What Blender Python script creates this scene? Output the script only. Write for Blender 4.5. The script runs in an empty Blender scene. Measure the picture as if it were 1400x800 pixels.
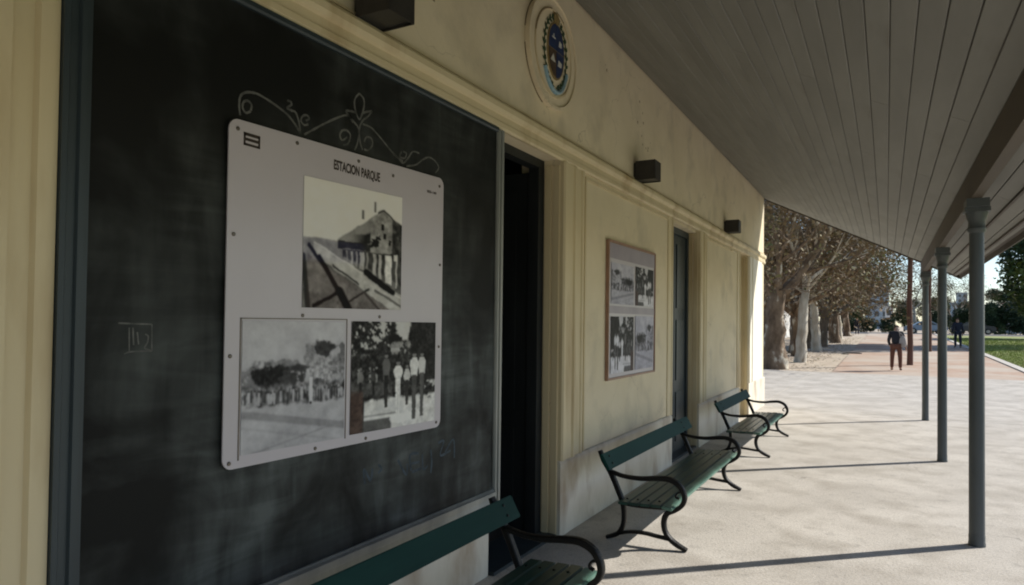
import bpy, bmesh, math, random
import numpy as np
from mathutils import Vector, Matrix, Euler
random.seed(7)
R = math.radians
S = bpy.context.scene
COL = S.collection

# ------------------------------------------------------------------ camera
CAM_H = 1.7
cam = bpy.data.cameras.new('camera')
cam.lens = 24.0; cam.sensor_width = 36.0; cam.sensor_fit = 'HORIZONTAL'
cam.clip_start = 0.05; cam.clip_end = 6000
cam.shift_y = 20.93/1400.0
camo = bpy.data.objects.new('camera', cam); COL.objects.link(camo)
yaw, pitch, roll = R(28.7561), R(1.1458), 0.0125
f = Vector((-math.sin(yaw)*math.cos(pitch), math.cos(yaw)*math.cos(pitch), math.sin(pitch)))
r = Vector((math.cos(yaw), math.sin(yaw), 0)); u = r.cross(f)
r2 = r*math.cos(roll)+u*math.sin(roll); u2 = -r*math.sin(roll)+u*math.cos(roll)
camo.matrix_world = Matrix(((r2.x, u2.x, -f.x, 0), (r2.y, u2.y, -f.y, 0), (r2.z, u2.z, -f.z, CAM_H), (0, 0, 0, 1)))
S.camera = camo

# ------------------------------------------------------------------ world, sun, exposure
SUN_EL = R(32.4)
SUN_DIR = Vector((0.735*math.cos(SUN_EL), 0.678*math.cos(SUN_EL), math.sin(SUN_EL)))   # towards the sun
w = bpy.data.worlds.new('World'); S.world = w; w.use_nodes = True
nt = w.node_tree
bg = nt.nodes['Background']
sky = nt.nodes.new('ShaderNodeTexSky'); sky.sky_type = 'NISHITA'; sky.sun_disc = False
sky.sun_elevation = SUN_EL; sky.sun_rotation = math.atan2(SUN_DIR.x, SUN_DIR.y)
sky.air_density = 0.9; sky.dust_density = 0.4; sky.ozone_density = 2.5
nt.links.new(sky.outputs[0], bg.inputs[0]); bg.inputs[1].default_value = 0.11
sl = bpy.data.lights.new('sun', 'SUN'); sl.energy = 4.5; sl.angle = R(0.53); sl.color = (1.0, 0.955, 0.88)
slo = bpy.data.objects.new('sun', sl); COL.objects.link(slo)
slo.rotation_euler = SUN_DIR.to_track_quat('Z', 'Y').to_euler()
S.view_settings.view_transform = 'Standard'; S.view_settings.look = 'None'
S.view_settings.exposure = 0.5; S.view_settings.gamma = 1.0
S.view_settings.use_curve_mapping = False
S.cycles.max_bounces = 10; S.cycles.diffuse_bounces = 6
try: S.cycles.filter_width = 2.0
except Exception: pass

# ------------------------------------------------------------------ helpers
def mat(name, c1, c2=None, scale=4.0, rough=0.8, bump=0.0, stretch=(1, 1, 1), spec=0.4, detail=6, rnd=0.0, metal=0.0,
        contrast=(0.35, 0.65), fine=None, coords='Object', c3=None, c3scale=1.0, c3range=(0.55, 0.75), bscale=None, grit=False, crack=None):
    m = bpy.data.materials.new(name); m.use_nodes = True
    n = m.node_tree; b = n.nodes['Principled BSDF']; L = n.links
    b.inputs['Roughness'].default_value = rough; b.inputs['Metallic'].default_value = metal
    b.inputs['Specular IOR Level'].default_value = spec
    tc = n.nodes.new('ShaderNodeTexCoord'); mp = n.nodes.new('ShaderNodeMapping'); mp.inputs['Scale'].default_value = stretch
    geo = n.nodes.new('ShaderNodeNewGeometry')
    src = tc.outputs['Object'] if coords == 'Object' else geo.outputs['Position']
    L.new(src, mp.inputs[0])
    nz = n.nodes.new('ShaderNodeTexNoise'); nz.inputs['Scale'].default_value = scale; nz.inputs['Detail'].default_value = detail
    nz.inputs['Roughness'].default_value = 0.6
    L.new(mp.outputs[0], nz.inputs['Vector'])
    rp = n.nodes.new('ShaderNodeMapRange'); rp.inputs[1].default_value = contrast[0]; rp.inputs[2].default_value = contrast[1]
    L.new(nz.outputs[0], rp.inputs[0])
    mx = n.nodes.new('ShaderNodeMix'); mx.data_type = 'RGBA'
    mx.inputs[6].default_value = (*c1, 1); mx.inputs[7].default_value = (*(c2 or c1), 1)
    L.new(rp.outputs[0], mx.inputs[0])
    out = mx.outputs[2]
    if c3:
        n3 = n.nodes.new('ShaderNodeTexNoise'); n3.inputs['Scale'].default_value = c3scale; n3.inputs['Detail'].default_value = 7
        L.new(mp.outputs[0], n3.inputs['Vector'])
        r3 = n.nodes.new('ShaderNodeMapRange'); r3.inputs[1].default_value = c3range[0]; r3.inputs[2].default_value = c3range[1]
        L.new(n3.outputs[0], r3.inputs[0])
        m3 = n.nodes.new('ShaderNodeMix'); m3.data_type = 'RGBA'; m3.inputs[7].default_value = (*c3, 1)
        L.new(r3.outputs[0], m3.inputs[0]); L.new(out, m3.inputs[6]); out = m3.outputs[2]
    if grit:                                       # fine sand grains and small dark specks
        for sc, lo, hi, dark in ((150, .34, .48, .62), (55, .34, .50, .80), (9, .30, .40, .84)):
            g_ = n.nodes.new('ShaderNodeTexNoise'); g_.inputs['Scale'].default_value = sc; g_.inputs['Detail'].default_value = 3; L.new(mp.outputs[0], g_.inputs['Vector'])
            gm = n.nodes.new('ShaderNodeMapRange'); gm.inputs[1].default_value = lo; gm.inputs[2].default_value = hi; gm.inputs[3].default_value = dark; gm.inputs[4].default_value = 1; L.new(g_.outputs[0], gm.inputs[0])
            hg = n.nodes.new('ShaderNodeHueSaturation'); L.new(gm.outputs[0], hg.inputs['Value']); L.new(out, hg.inputs['Color']); out = hg.outputs[0]
    if crack or grit:                              # hairline cracks
        vo = n.nodes.new('ShaderNodeTexVoronoi'); vo.feature = 'DISTANCE_TO_EDGE'; vo.inputs['Scale'].default_value = crack or .55
        wn = n.nodes.new('ShaderNodeTexNoise'); wn.inputs['Scale'].default_value = 3; wn.inputs['Detail'].default_value = 6; L.new(mp.outputs[0], wn.inputs['Vector'])
        wm = n.nodes.new('ShaderNodeVectorMath'); wm.operation = 'MULTIPLY_ADD'; wm.inputs[1].default_value = (.5, .5, .5); L.new(wn.outputs['Color'], wm.inputs[0]); L.new(mp.outputs[0], wm.inputs[2]); L.new(wm.outputs[0], vo.inputs['Vector'])
        cm = n.nodes.new('ShaderNodeMapRange'); cm.inputs[1].default_value = .0; cm.inputs[2].default_value = .006; cm.inputs[3].default_value = 1; cm.inputs[4].default_value = 0; L.new(vo.outputs['Distance'], cm.inputs[0])
        mk = n.nodes.new('ShaderNodeTexNoise'); mk.inputs['Scale'].default_value = .8; L.new(mp.outputs[0], mk.inputs['Vector'])
        mk2 = n.nodes.new('ShaderNodeMapRange'); mk2.inputs[1].default_value = .52; mk2.inputs[2].default_value = .62; mk2.inputs[4].default_value = .5; L.new(mk.outputs[0], mk2.inputs[0])
        ml = n.nodes.new('ShaderNodeMath'); ml.operation = 'MULTIPLY'; L.new(cm.outputs[0], ml.inputs[0]); L.new(mk2.outputs[0], ml.inputs[1])
        mc = n.nodes.new('ShaderNodeMix'); mc.data_type = 'RGBA'; mc.inputs[7].default_value = (c1[0]*.3, c1[1]*.28, c1[2]*.25, 1); L.new(ml.outputs[0], mc.inputs[0]); L.new(out, mc.inputs[6]); out = mc.outputs[2]
    if rnd > 0:
        oi = n.nodes.new('ShaderNodeObjectInfo'); hs = n.nodes.new('ShaderNodeHueSaturation')
        mr = n.nodes.new('ShaderNodeMapRange'); mr.inputs[3].default_value = 1-rnd; mr.inputs[4].default_value = 1+rnd
        L.new(oi.outputs['Random'], mr.inputs[0]); L.new(mr.outputs[0], hs.inputs['Value']); L.new(out, hs.inputs['Color']); out = hs.outputs[0]
    L.new(out, b.inputs['Base Color'])
    if bump > 0:
        bp = n.nodes.new('ShaderNodeBump'); bp.inputs['Strength'].default_value = bump; bp.inputs['Distance'].default_value = 0.02
        nb = n.nodes.new('ShaderNodeTexNoise'); nb.inputs['Scale'].default_value = bscale or scale*5; nb.inputs['Detail'].default_value = 5
        L.new(mp.outputs[0], nb.inputs['Vector']); L.new(nb.outputs[0], bp.inputs['Height']); L.new(bp.outputs[0], b.inputs['Normal'])
    return m

def tag(o, label=None, cat=None, group=None, kind=None):
    if label: o['label'] = label
    if cat: o['category'] = cat
    if group: o['group'] = group
    if kind: o['kind'] = kind
    return o
def empty(name, loc=(0, 0, 0), rz=0.0):
    o = bpy.data.objects.new(name, None); COL.objects.link(o); o.location = loc; o.rotation_euler = (0, 0, rz); return o
def link(name, me, parent=None, loc=(0, 0, 0)):
    o = bpy.data.objects.new(name, me); COL.objects.link(o); o.location = loc
    if parent: o.parent = parent
    return o
def copy_tree(o, parent=None):
    c = o.copy(); COL.objects.link(c); c.parent = parent
    for ch in list(o.children): copy_tree(ch, c)
    return c

class MB:
    def __init__(s): s.v = []; s.f = []; s.sm = []
    def add(s, vs, fs, smooth=False):
        b = len(s.v); s.v += [tuple(p) for p in vs]; s.f += [tuple(i+b for i in q) for q in fs]; s.sm += [smooth]*len(fs)
    def box(s, x0, x1, y0, y1, z0, z1):
        s.add([(x0, y0, z0), (x1, y0, z0), (x1, y1, z0), (x0, y1, z0), (x0, y0, z1), (x1, y0, z1), (x1, y1, z1), (x0, y1, z1)],
              [(0, 3, 2, 1), (4, 5, 6, 7), (0, 1, 5, 4), (1, 2, 6, 5), (2, 3, 7, 6), (3, 0, 4, 7)])
    def prism_y(s, prof, y0, y1):            # profile of (x, z), extruded along y
        n = len(prof); s.add([(x, y0, z) for x, z in prof]+[(x, y1, z) for x, z in prof],
              [(i, (i+1) % n, (i+1) % n+n, i+n) for i in range(n)]+[tuple(range(n-1, -1, -1)), tuple(range(n, 2*n))])
    def prism_z(s, prof, z0, z1):            # profile of (x, y), extruded along z
        n = len(prof); s.add([(x, y, z0) for x, y in prof]+[(x, y, z1) for x, y in prof],
              [(i, (i+1) % n, (i+1) % n+n, i+n) for i in range(n)]+[tuple(range(n-1, -1, -1)), tuple(range(n, 2*n))])
    def prism_x(s, prof, x0, x1):            # profile of (y, z), extruded along x
        n = len(prof); s.add([(x0, y, z) for y, z in prof]+[(x1, y, z) for y, z in prof],
              [(i, (i+1) % n, (i+1) % n+n, i+n) for i in range(n)]+[tuple(range(n-1, -1, -1)), tuple(range(n, 2*n))])
    def tube(s, pts, rads, n=8, cap=True, flat=None):
        P = [Vector(p) for p in pts]
        if not hasattr(rads, '__len__'): rads = [rads]*len(P)
        prev = None; vs = []
        for i, p in enumerate(P):
            d = (P[min(i+1, len(P)-1)]-P[max(i-1, 0)]).normalized()
            if prev is None:
                a = Vector((0, 0, 1)) if abs(d.z) < 0.9 else Vector((1, 0, 0))
                nx = d.cross(a).normalized()
            else:
                nx = (prev-d*prev.dot(d)).normalized()
            prev = nx; ny = d.cross(nx)
            for k in range(n):
                t = 2*math.pi*k/n; vs.append(p+(nx*math.cos(t)+ny*math.sin(t))*rads[i])
        fs = [(i*n+k, i*n+(k+1) % n, (i+1)*n+(k+1) % n, (i+1)*n+k) for i in range(len(P)-1) for k in range(n)]
        if cap: fs += [tuple(range(n-1, -1, -1)), tuple(range((len(P)-1)*n, len(P)*n))]
        s.add(vs, fs, True)
    def lathe(s, prof, n=16, c=(0, 0)):      # prof of (radius, z)
        vs = [(c[0]+q*math.cos(2*math.pi*k/n), c[1]+q*math.sin(2*math.pi*k/n), z) for q, z in prof for k in range(n)]
        fs = [(i*n+k, i*n+(k+1) % n, (i+1)*n+(k+1) % n, (i+1)*n+k) for i in range(len(prof)-1) for k in range(n)]
        fs += [tuple(range(n-1, -1, -1)), tuple(range((len(prof)-1)*n, len(prof)*n))]
        s.add(vs, fs, True)
    def mesh(s, name, m, bevel=0.0):
        me = bpy.data.meshes.new(name); me.from_pydata(s.v, [], s.f)
        me.polygons.foreach_set('use_smooth', s.sm)
        if bevel:
            bm = bmesh.new(); bm.from_mesh(me)
            bmesh.ops.bevel(bm, geom=[e for e in bm.edges if len(e.link_faces) == 2 and e.calc_face_angle(0) > 0.5], offset=bevel, segments=2, affect='EDGES', clamp_overlap=True)
            bm.to_mesh(me); bm.free()
        me.materials.append(m); me.update()
        if any(s.sm):
            try: me.set_sharp_from_angle(angle=R(40))
            except Exception: pass
        return me
    def build(s, name, m, parent=None, loc=(0, 0, 0), bevel=0.0):
        return link(name, s.mesh(name, m, bevel), parent, loc)

def bx(name, m, parent, *b, bevel=0.0):
    q = MB(); q.box(*b); return q.build(name, m, parent, bevel=bevel)

# ------------------------------------------------------------------ materials
M = {}
M['plaster'] = mat('cream plaster', (0.66, 0.565, 0.39), (0.72, 0.625, 0.445), 1.6, 0.85, 0.12, coords='P', c3=(0.52, 0.45, 0.32), c3scale=2.5, c3range=(0.52, 0.78), bscale=30, crack=1.1)
M['plaster_trim'] = mat('cream painted trim', (0.60, 0.50, 0.315), (0.65, 0.55, 0.36), 2.0, 0.6, 0.08, coords='P', c3=(0.40, 0.29, 0.15), c3scale=3.2, c3range=(0.52, 0.72), stretch=(1, 1, .22), bscale=24)
M['pale'] = mat('pale sunlit corner trim', (0.72, 0.68, 0.57), (0.78, 0.74, 0.64), 2.0, 0.7, 0.08, coords='P')  # sun glare on the far corner put into a whiter trim colour
M['plinth'] = mat('weathered cream plinth', (0.54, 0.50, 0.41), (0.66, 0.62, 0.53), 2.5, 0.85, 0.25, coords='P', c3=(0.33, 0.25, 0.17), c3scale=2.6, c3range=(0.52, 0.72), stretch=(1, 1, .5), bscale=22)
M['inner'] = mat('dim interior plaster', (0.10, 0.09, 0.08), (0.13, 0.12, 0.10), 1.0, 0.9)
M['slate'] = mat('slate blue door paint', (0.022, 0.032, 0.038), (0.032, 0.045, 0.052), 6, 0.45, 0.06, coords='P', stretch=(1, 1, .2))
M['darkdoor'] = mat('near black door paint', (0.010, 0.012, 0.013), (0.018, 0.021, 0.023), 6, 0.5, 0.06, coords='P', stretch=(1, 1, .2))
M['doorlite'] = mat('grey painted door edge', (0.22, 0.23, 0.215), (0.34, 0.34, 0.31), 5, 0.5, 0.05, coords='P', stretch=(1, 1, .2))
M['conc'] = mat('platform concrete', (0.49, 0.45, 0.395), (0.60, 0.555, 0.49), 1.1, 0.9, 0.22, coords='P', detail=10, contrast=(.38, .62), c3=(0.41, 0.37, 0.315), c3scale=2.3, c3range=(0.47, 0.72), bscale=45, grit=True)
M['joint'] = mat('dark joint filler', (0.16, 0.14, 0.12), (0.2, 0.18, 0.15), 3, 0.9)
M['pave'] = mat('pink gravel paving', (0.40, 0.27, 0.195), (0.49, 0.355, 0.265), 3.0, 0.95, 0.25, coords='P', c3=(0.50, 0.43, 0.35), c3scale=.35, c3range=(0.42, 0.62))
M['dirt'] = mat('dry beige earth', (0.44, 0.36, 0.27), (0.56, 0.48, 0.38), 2.0, 0.95, 0.3, coords='P')
M['kerb'] = mat('pale kerb concrete', (0.50, 0.47, 0.42), (0.62, 0.58, 0.52), 3, 0.85, 0.1, coords='P')
M['grass'] = mat('grass ground', (0.22, 0.27, 0.07), (0.32, 0.36, 0.12), 1.2, 0.9, 0.3, coords='P', c3=(0.22, 0.22, 0.08), c3scale=.5, c3range=(0.5, 0.7))
M['road'] = mat('grey asphalt', (0.10, 0.10, 0.105), (0.14, 0.14, 0.14), 2, 0.85, 0.1, coords='P')
M['ceil'] = mat('grey painted boards', (0.175, 0.172, 0.15), (0.22, 0.217, 0.19), 2.5, 0.7, 0.08, stretch=(1, .12, 1), rnd=0.045, c3=(0.13, 0.115, 0.09), c3scale=3.0, c3range=(0.6, 0.8))
M['beam'] = mat('dark brown beam', (0.055, 0.043, 0.03), (0.085, 0.065, 0.045), 3, 0.7, 0.1, stretch=(1, .15, 1))
M['roof'] = mat('zinc roofing', (0.30, 0.30, 0.29), (0.38, 0.37, 0.36), 2, 0.5, 0.05, metal=0.3)
M['post'] = mat('blue grey iron paint', (0.062, 0.072, 0.075), (0.085, 0.096, 0.10), 6, 0.5, 0.08, stretch=(1, 1, .2), c3=(0.10, 0.05, 0.03), c3scale=5, c3range=(0.66, 0.78))
M['iron'] = mat('black cast iron', (0.006, 0.006, 0.006), (0.012, 0.011, 0.010), 12, 0.5, 0.2, spec=0.22)
M['green'] = mat('dark green bench paint', (0.006, 0.034, 0.029), (0.010, 0.050, 0.041), 5, 0.6, 0.08, stretch=(1, .15, 1), spec=0.1, rnd=0.15, c3=(0.03, 0.085, 0.068), c3scale=6, c3range=(0.62, 0.8))
M['seat'] = mat('glossy green seat paint', (0.010, 0.042, 0.033), (0.022, 0.064, 0.05), 6, 0.33, 0.1, stretch=(1, .15, 1), spec=0.5, rnd=0.2, c3=(0.07, 0.085, 0.06), c3scale=5, c3range=(0.55, 0.75))
M['worn_lit'] = mat('worn green bench paint', (0.03, 0.09, 0.07), (0.13, 0.24, 0.19), 7, 0.4, 0.1, stretch=(1, .25, 1), c3=(0.22, 0.25, 0.20), c3scale=5, c3range=(0.6, 0.72))  # front slat: wear, plus the sunlit sheen painted in as lighter green
M['poster'] = mat('pale mauve poster sheet', (0.46, 0.425, 0.455), (0.50, 0.465, 0.495), 1.0, 0.32, 0.0, spec=0.5)
M['ink'] = mat('dark printed ink', (0.022, 0.015, 0.012), (0.05, 0.035, 0.028), 30, 0.5)
M['screw'] = mat('dull screw', (0.10, 0.09, 0.08), (0.16, 0.14, 0.12), 20, 0.4, metal=0.6)
M['lampbox'] = mat('dark lamp housing', (0.022, 0.020, 0.018), (0.034, 0.03, 0.026), 10, 0.5, 0.05)
M['glass'] = mat('dusty lamp glass', (0.015, 0.015, 0.015), (0.03, 0.03, 0.028), 5, 0.4)
M['copper'] = mat('reddish picture frame', (0.26, 0.15, 0.10), (0.34, 0.20, 0.135), 8, 0.45)
M['chalk'] = mat('faint chalk', (0.06, 0.062, 0.058), (0.145, 0.145, 0.137), 18, 0.95, coords='P')
M['chalkblue'] = mat('faint blue chalk', (0.022, 0.032, 0.04), (0.065, 0.085, 0.105), 16, 0.95, coords='P')
M['bark'] = mat('mottled plane bark', (0.085, 0.055, 0.033), (0.25, 0.18, 0.12), 2.6, 0.9, 0.5, c3=(0.56, 0.51, 0.41), c3scale=2.4, c3range=(0.58, 0.64), stretch=(1, 1, .5))
M['sunlit_bark'] = mat('sunlit peeling plane bark', (0.36, 0.31, 0.24), (0.62, 0.59, 0.51), 2.2, 0.9, 0.4, c3=(0.20, 0.15, 0.10), c3scale=1.7, c3range=(0.58, 0.68), stretch=(1, 1, .5))  # sunlight on the trunks put into a lighter bark colour
M['twig'] = mat('brown twigs', (0.10, 0.068, 0.042), (0.20, 0.145, 0.095), 2, 0.9)
M['dryleaf'] = mat('dry brown leaves', (0.12, 0.08, 0.038), (0.22, 0.155, 0.08), .8, 0.8, c3=(0.15, 0.155, 0.06), c3scale=.6, c3range=(0.5, 0.65))
M['evergreen'] = mat('dark evergreen leaves', (0.022, 0.042, 0.016), (0.055, 0.085, 0.028), .7, 0.6, c3=(0.14, 0.18, 0.045), c3scale=.5, c3range=(0.52, 0.66))  # the lighter green patches paint sunlit foliage into the leaf colour
M['darkbark'] = mat('dark bark', (0.06, 0.045, 0.035), (0.11, 0.085, 0.065), 3, 0.9, 0.3)
M['redwood'] = mat('reddish weathered pole', (0.085, 0.040, 0.028), (0.13, 0.065, 0.045), 4, 0.8, 0.2, stretch=(1, 1, .15))
M['blade'] = mat('grass blades', (0.22, 0.28, 0.06), (0.34, 0.39, 0.11), .9, 0.8, coords='P', c3=(0.26, 0.25, 0.10), c3scale=.7, c3range=(0.5, 0.66))
M['housewhite'] = mat('whitewashed wall', (0.66, 0.65, 0.62), (0.74, 0.73, 0.70), 1, 0.85)
M['tower'] = mat('blue grey cladding', (0.30, 0.38, 0.44), (0.36, 0.44, 0.50), .1, 0.6)
M['winglass'] = mat('far window glass', (0.05, 0.07, 0.09), (0.08, 0.10, 0.12), .5, 0.15, spec=0.6)
M['tile'] = mat('clay roof', (0.28, 0.12, 0.07), (0.36, 0.17, 0.10), 2, 0.85)
M['rust'] = mat('rust brown trousers', (0.10, 0.042, 0.026), (0.14, 0.06, 0.038), 10, 0.9)
M['black'] = mat('near black cloth', (0.014, 0.015, 0.018), (0.028, 0.028, 0.033), 8, 0.9)
M['navy'] = mat('navy cloth', (0.014, 0.018, 0.034), (0.024, 0.03, 0.05), 8, 0.9)
M['skin'] = mat('skin', (0.38, 0.22, 0.15), (0.42, 0.26, 0.18), 8, 0.55)
M['hair'] = mat('brown hair', (0.05, 0.03, 0.018), (0.08, 0.05, 0.03), 30, 0.7)
M['cloth'] = mat('pale grey cloth bag', (0.28, 0.255, 0.24), (0.36, 0.33, 0.31), 6, 0.85, 0.2)
M['carblue'] = mat('pale blue car paint', (0.30, 0.38, 0.48), (0.31, 0.39, 0.49), 2, 0.25, spec=0.6)
M['cardark'] = mat('dark grey car paint', (0.045, 0.05, 0.06), (0.05, 0.055, 0.065), 2, 0.25, spec=0.6)
M['rubber'] = mat('tyre rubber', (0.02, 0.02, 0.02), (0.03, 0.03, 0.03), 5, 0.9)
M['rim'] = mat('alloy rim', (0.4, 0.4, 0.4), (0.45, 0.45, 0.45), 5, 0.3, metal=0.8)
M['lens'] = mat('headlamp lens', (0.5, 0.5, 0.5), (0.6, 0.6, 0.6), 5, 0.15)
M['metal'] = mat('dark cast cover', (0.05, 0.045, 0.04), (0.08, 0.07, 0.06), 10, 0.6)

def print_mat():                                   # flat print: colours stored on the sheet's points
    m = bpy.data.materials.new('printed photograph'); m.use_nodes = True
    n = m.node_tree; b = n.nodes['Principled BSDF']; b.inputs['Roughness'].default_value = 0.45; b.inputs['Specular IOR Level'].default_value = 0.07
    a = n.nodes.new('ShaderNodeAttribute'); a.attribute_name = 'ink'
    n.links.new(a.outputs['Color'], b.inputs['Base Color']); return m
M['print'] = print_mat()

def board_mat():                                   # slate with wiped chalk dust
    m = bpy.data.materials.new('wiped blackboard'); m.use_nodes = True
    n = m.node_tree; L = n.links; b = n.nodes['Principled BSDF']; b.inputs['Roughness'].default_value = 0.62
    b.inputs['Specular IOR Level'].default_value = 0.16
    g = n.nodes.new('ShaderNodeNewGeometry')
    def noise(sc, st, rot, lo, hi, det=6, dist=0.0):
        mp = n.nodes.new('ShaderNodeMapping'); mp.inputs['Scale'].default_value = st; mp.inputs['Rotation'].default_value = (rot, 0, 0)
        L.new(g.outputs['Position'], mp.inputs[0])
        z = n.nodes.new('ShaderNodeTexNoise'); z.inputs['Scale'].default_value = sc; z.inputs['Detail'].default_value = det
        z.inputs['Distortion'].default_value = dist; L.new(mp.outputs[0], z.inputs['Vector'])
        r_ = n.nodes.new('ShaderNodeMapRange'); r_.inputs[1].default_value = lo; r_.inputs[2].default_value = hi
        L.new(z.outputs[0], r_.inputs[0]); return r_.outputs[0]
    def math_(op, a, c):
        q = n.nodes.new('ShaderNodeMath'); q.operation = op
        for i, t in enumerate((a, c)):
            if isinstance(t, (int, float)): q.inputs[i].default_value = t
            else: L.new(t, q.inputs[i])
        return q.outputs[0]
    cloud = noise(1.7, (1, 1, 1), 0, .36, .74, det=12, dist=.5)
    vert = noise(2.6, (1, 3.2, .7), .12, .34, .8, 12, .6)
    arc = noise(2.0, (1, .7, 4.5), .55, .42, .78, 12, 1.6)
    sm = math_('ADD', math_('MULTIPLY', cloud, vert), math_('MULTIPLY', arc, math_('MULTIPLY', cloud, .6)))
    sm = math_('ADD', math_('MULTIPLY', sm, 1.3), math_('MULTIPLY', cloud, .32))
    sx = n.nodes.new('ShaderNodeSeparateXYZ'); L.new(g.outputs['Position'], sx.inputs[0])
    hz_ = n.nodes.new('ShaderNodeMapRange'); hz_.inputs[1].default_value = 2.5; hz_.inputs[2].default_value = 1.1; hz_.inputs[3].default_value = .42; hz_.inputs[4].default_value = 1.1
    L.new(sx.outputs['Z'], hz_.inputs[0]); sm = math_('MULTIPLY', sm, hz_.outputs[0])   # hands wipe the lower half most
    mx = n.nodes.new('ShaderNodeMix'); mx.data_type = 'RGBA'
    mx.inputs[6].default_value = (0.0075, 0.008, 0.0075, 1); mx.inputs[7].default_value = (0.095, 0.106, 0.102, 1)
    L.new(sm, mx.inputs[0]); L.new(mx.outputs[2], b.inputs['Base Color'])
    return m
M['board'] = board_mat()

# ------------------------------------------------------------------ ground
PLY0, PLY1, PAVE1, YE_ = -9.0, 27.3, 86.0, 14.87
def gz(y): return 0.015*min(max(y-27.5, 0), 62.0)
def sheet(name, m, x0, x1, ys, dz, nx=1, lab=None):
    q = MB(); xs = [x0+(x1-x0)*i/nx for i in range(nx+1)]
    vs = [(x, y, gz(y)+dz) for y in ys for x in xs]; k = nx+1
    q.add(vs, [(j*k+i, j*k+i+1, (j+1)*k+i+1, (j+1)*k+i) for j in range(len(ys)-1) for i in range(nx)])
    return tag(q.build(name, m), kind='structure')
YS = [27.5, 89.5]
sheet('ground', M['dirt'], -1500, 1500, [-1500, 27.5, 89.5, 3500], -0.06)
sheet('grass_ground', M['grass'], 4.75, 120, [-40, 27.5, 84], -0.035)
sheet('gravel_path', M['pave'], -1.75, 4.42, [PLY1, 27.5, PAVE1], -0.008)
sheet('road', M['road'], -200, 300, [86, 89.5, 96.5], -0.03)
q = MB()
for a, b_ in ((-9, 27.5), (27.5, 86)):
    q.add([(4.44, a, gz(a)-.1), (4.74, a, gz(a)-.1), (4.74, b_, gz(b_)-.1), (4.44, b_, gz(b_)-.1), (4.44, a, gz(a)+.03), (4.74, a, gz(a)+.03), (4.74, b_, gz(b_)+.03), (4.44, b_, gz(b_)+.03)],
          [(0, 3, 2, 1), (4, 5, 6, 7), (0, 1, 5, 4), (1, 2, 6, 5), (2, 3, 7, 6), (3, 0, 4, 7)])
tag(q.build('kerb', M['kerb']), kind='structure')
pl = tag(bx('platform', M['joint'], None, -2.35, 4.435, PLY0, PLY1, -0.15, -0.012), kind='structure')
for a, b_ in ((PLY0, 3.2), (3.208, 14.83), (14.842, 21.0), (21.008, PLY1)):
    for c, d in ((-2.33, 4.435),):
        q = MB(); q.box(c, d, a, b_, -0.11, 0.0); q.build('slab', M['conc'], pl, bevel=0.004)
bx('slab_bed', M['joint'], pl, -12, -2.351, YE_+.4, PLY1, -0.15, -0.013)
for a, b_ in ((YE_+.4, 21.0), (21.008, PLY1)):
    for c, d in ((-12, -6.5), (-6.492, -2.338)):
        q = MB(); q.box(c, d, a, b_, -0.11, 0.0); q.build('slab', M['conc'], pl, bevel=0.004)

# ------------------------------------------------------------------ station building
FX = -2.288                                         # face of the wall panels
JX = -2.43                                          # plane of the recessed doors
ZT = 3.0                                            # head of the openings
YE = 15.25                                          # far corner of the building
B = empty('station_building', (-5.0, 4.0, 0)); tag(B, 'cream plastered railway station building with open dark doorway and recessed wall panels', 'building')
def P(q, name, m, parent=B, bevel=0.0):
    o = q.build(name, m, parent, bevel=bevel)
    if parent is B: o.location = (5.0, -4.0, 0)
    return o
q = MB()                                            # main wall with its openings, 0.35 m thick
T = FX-0.35
q.box(T, FX, -7, 1.165, 0, 3.1); q.box(T, FX, 4.947, 8.16, 0, 3.1); q.box(T, FX, 9.5, 12.46, 0, 3.1); q.box(T, FX, 13.37, YE, 0, 3.1)
q.box(T, FX, -7, YE, 3.1005, 4.55)
q.box(T, FX-.03, 1.166, 4.946, ZT, 3.1); q.box(T, FX-.03, 8.161, 9.499, ZT-.04, 3.1); q.box(T, FX-.03, 12.461, 13.369, ZT, 3.1)
q.box(-9, T-.001, YE-.35, YE, 0, 4.55); q.box(-9, T-.001, -7, -6.65, 0, 4.55); q.box(-9, -8.7, -6.65, YE-.35, 0, 4.55)
P(q, 'wall', M['plaster'])
q = MB(); q.box(T+.05, FX-.04, 1.166, 3.955, 0, 0.60)
P(q, 'wall_below_board', M['plinth'])
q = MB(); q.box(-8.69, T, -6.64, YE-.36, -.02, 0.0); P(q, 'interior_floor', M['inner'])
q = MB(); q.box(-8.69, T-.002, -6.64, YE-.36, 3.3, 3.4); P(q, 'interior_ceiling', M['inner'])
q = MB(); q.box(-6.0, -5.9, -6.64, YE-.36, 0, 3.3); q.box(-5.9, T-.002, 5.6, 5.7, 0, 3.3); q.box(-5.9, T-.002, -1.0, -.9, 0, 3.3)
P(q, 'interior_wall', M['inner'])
q = MB(); q.prism_y([(-9.3, 4.551), (-2.2, 4.551), (-2.2, 4.60), (-5.6, 6.6), (-9.3, 4.60)], -7.3, YE+.02); P(q, 'roof', M['roof'])

# plinth: sits under the trims
def plinth(y0, y1, cham=True):
    q = MB(); q.prism_y([(FX, 0), (FX+.028, 0), (FX+.028, .575), (FX+.018, .595), (FX+.001, .60), (FX, .60)], y0, y1)
    P(q, 'plinth', M['plinth'])
plinth(4.947, 8.16); plinth(9.5, 12.46); plinth(13.37, YE+.028); plinth(-7, 1.165)
for y0, y1 in ((-7, .70),): pass
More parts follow.
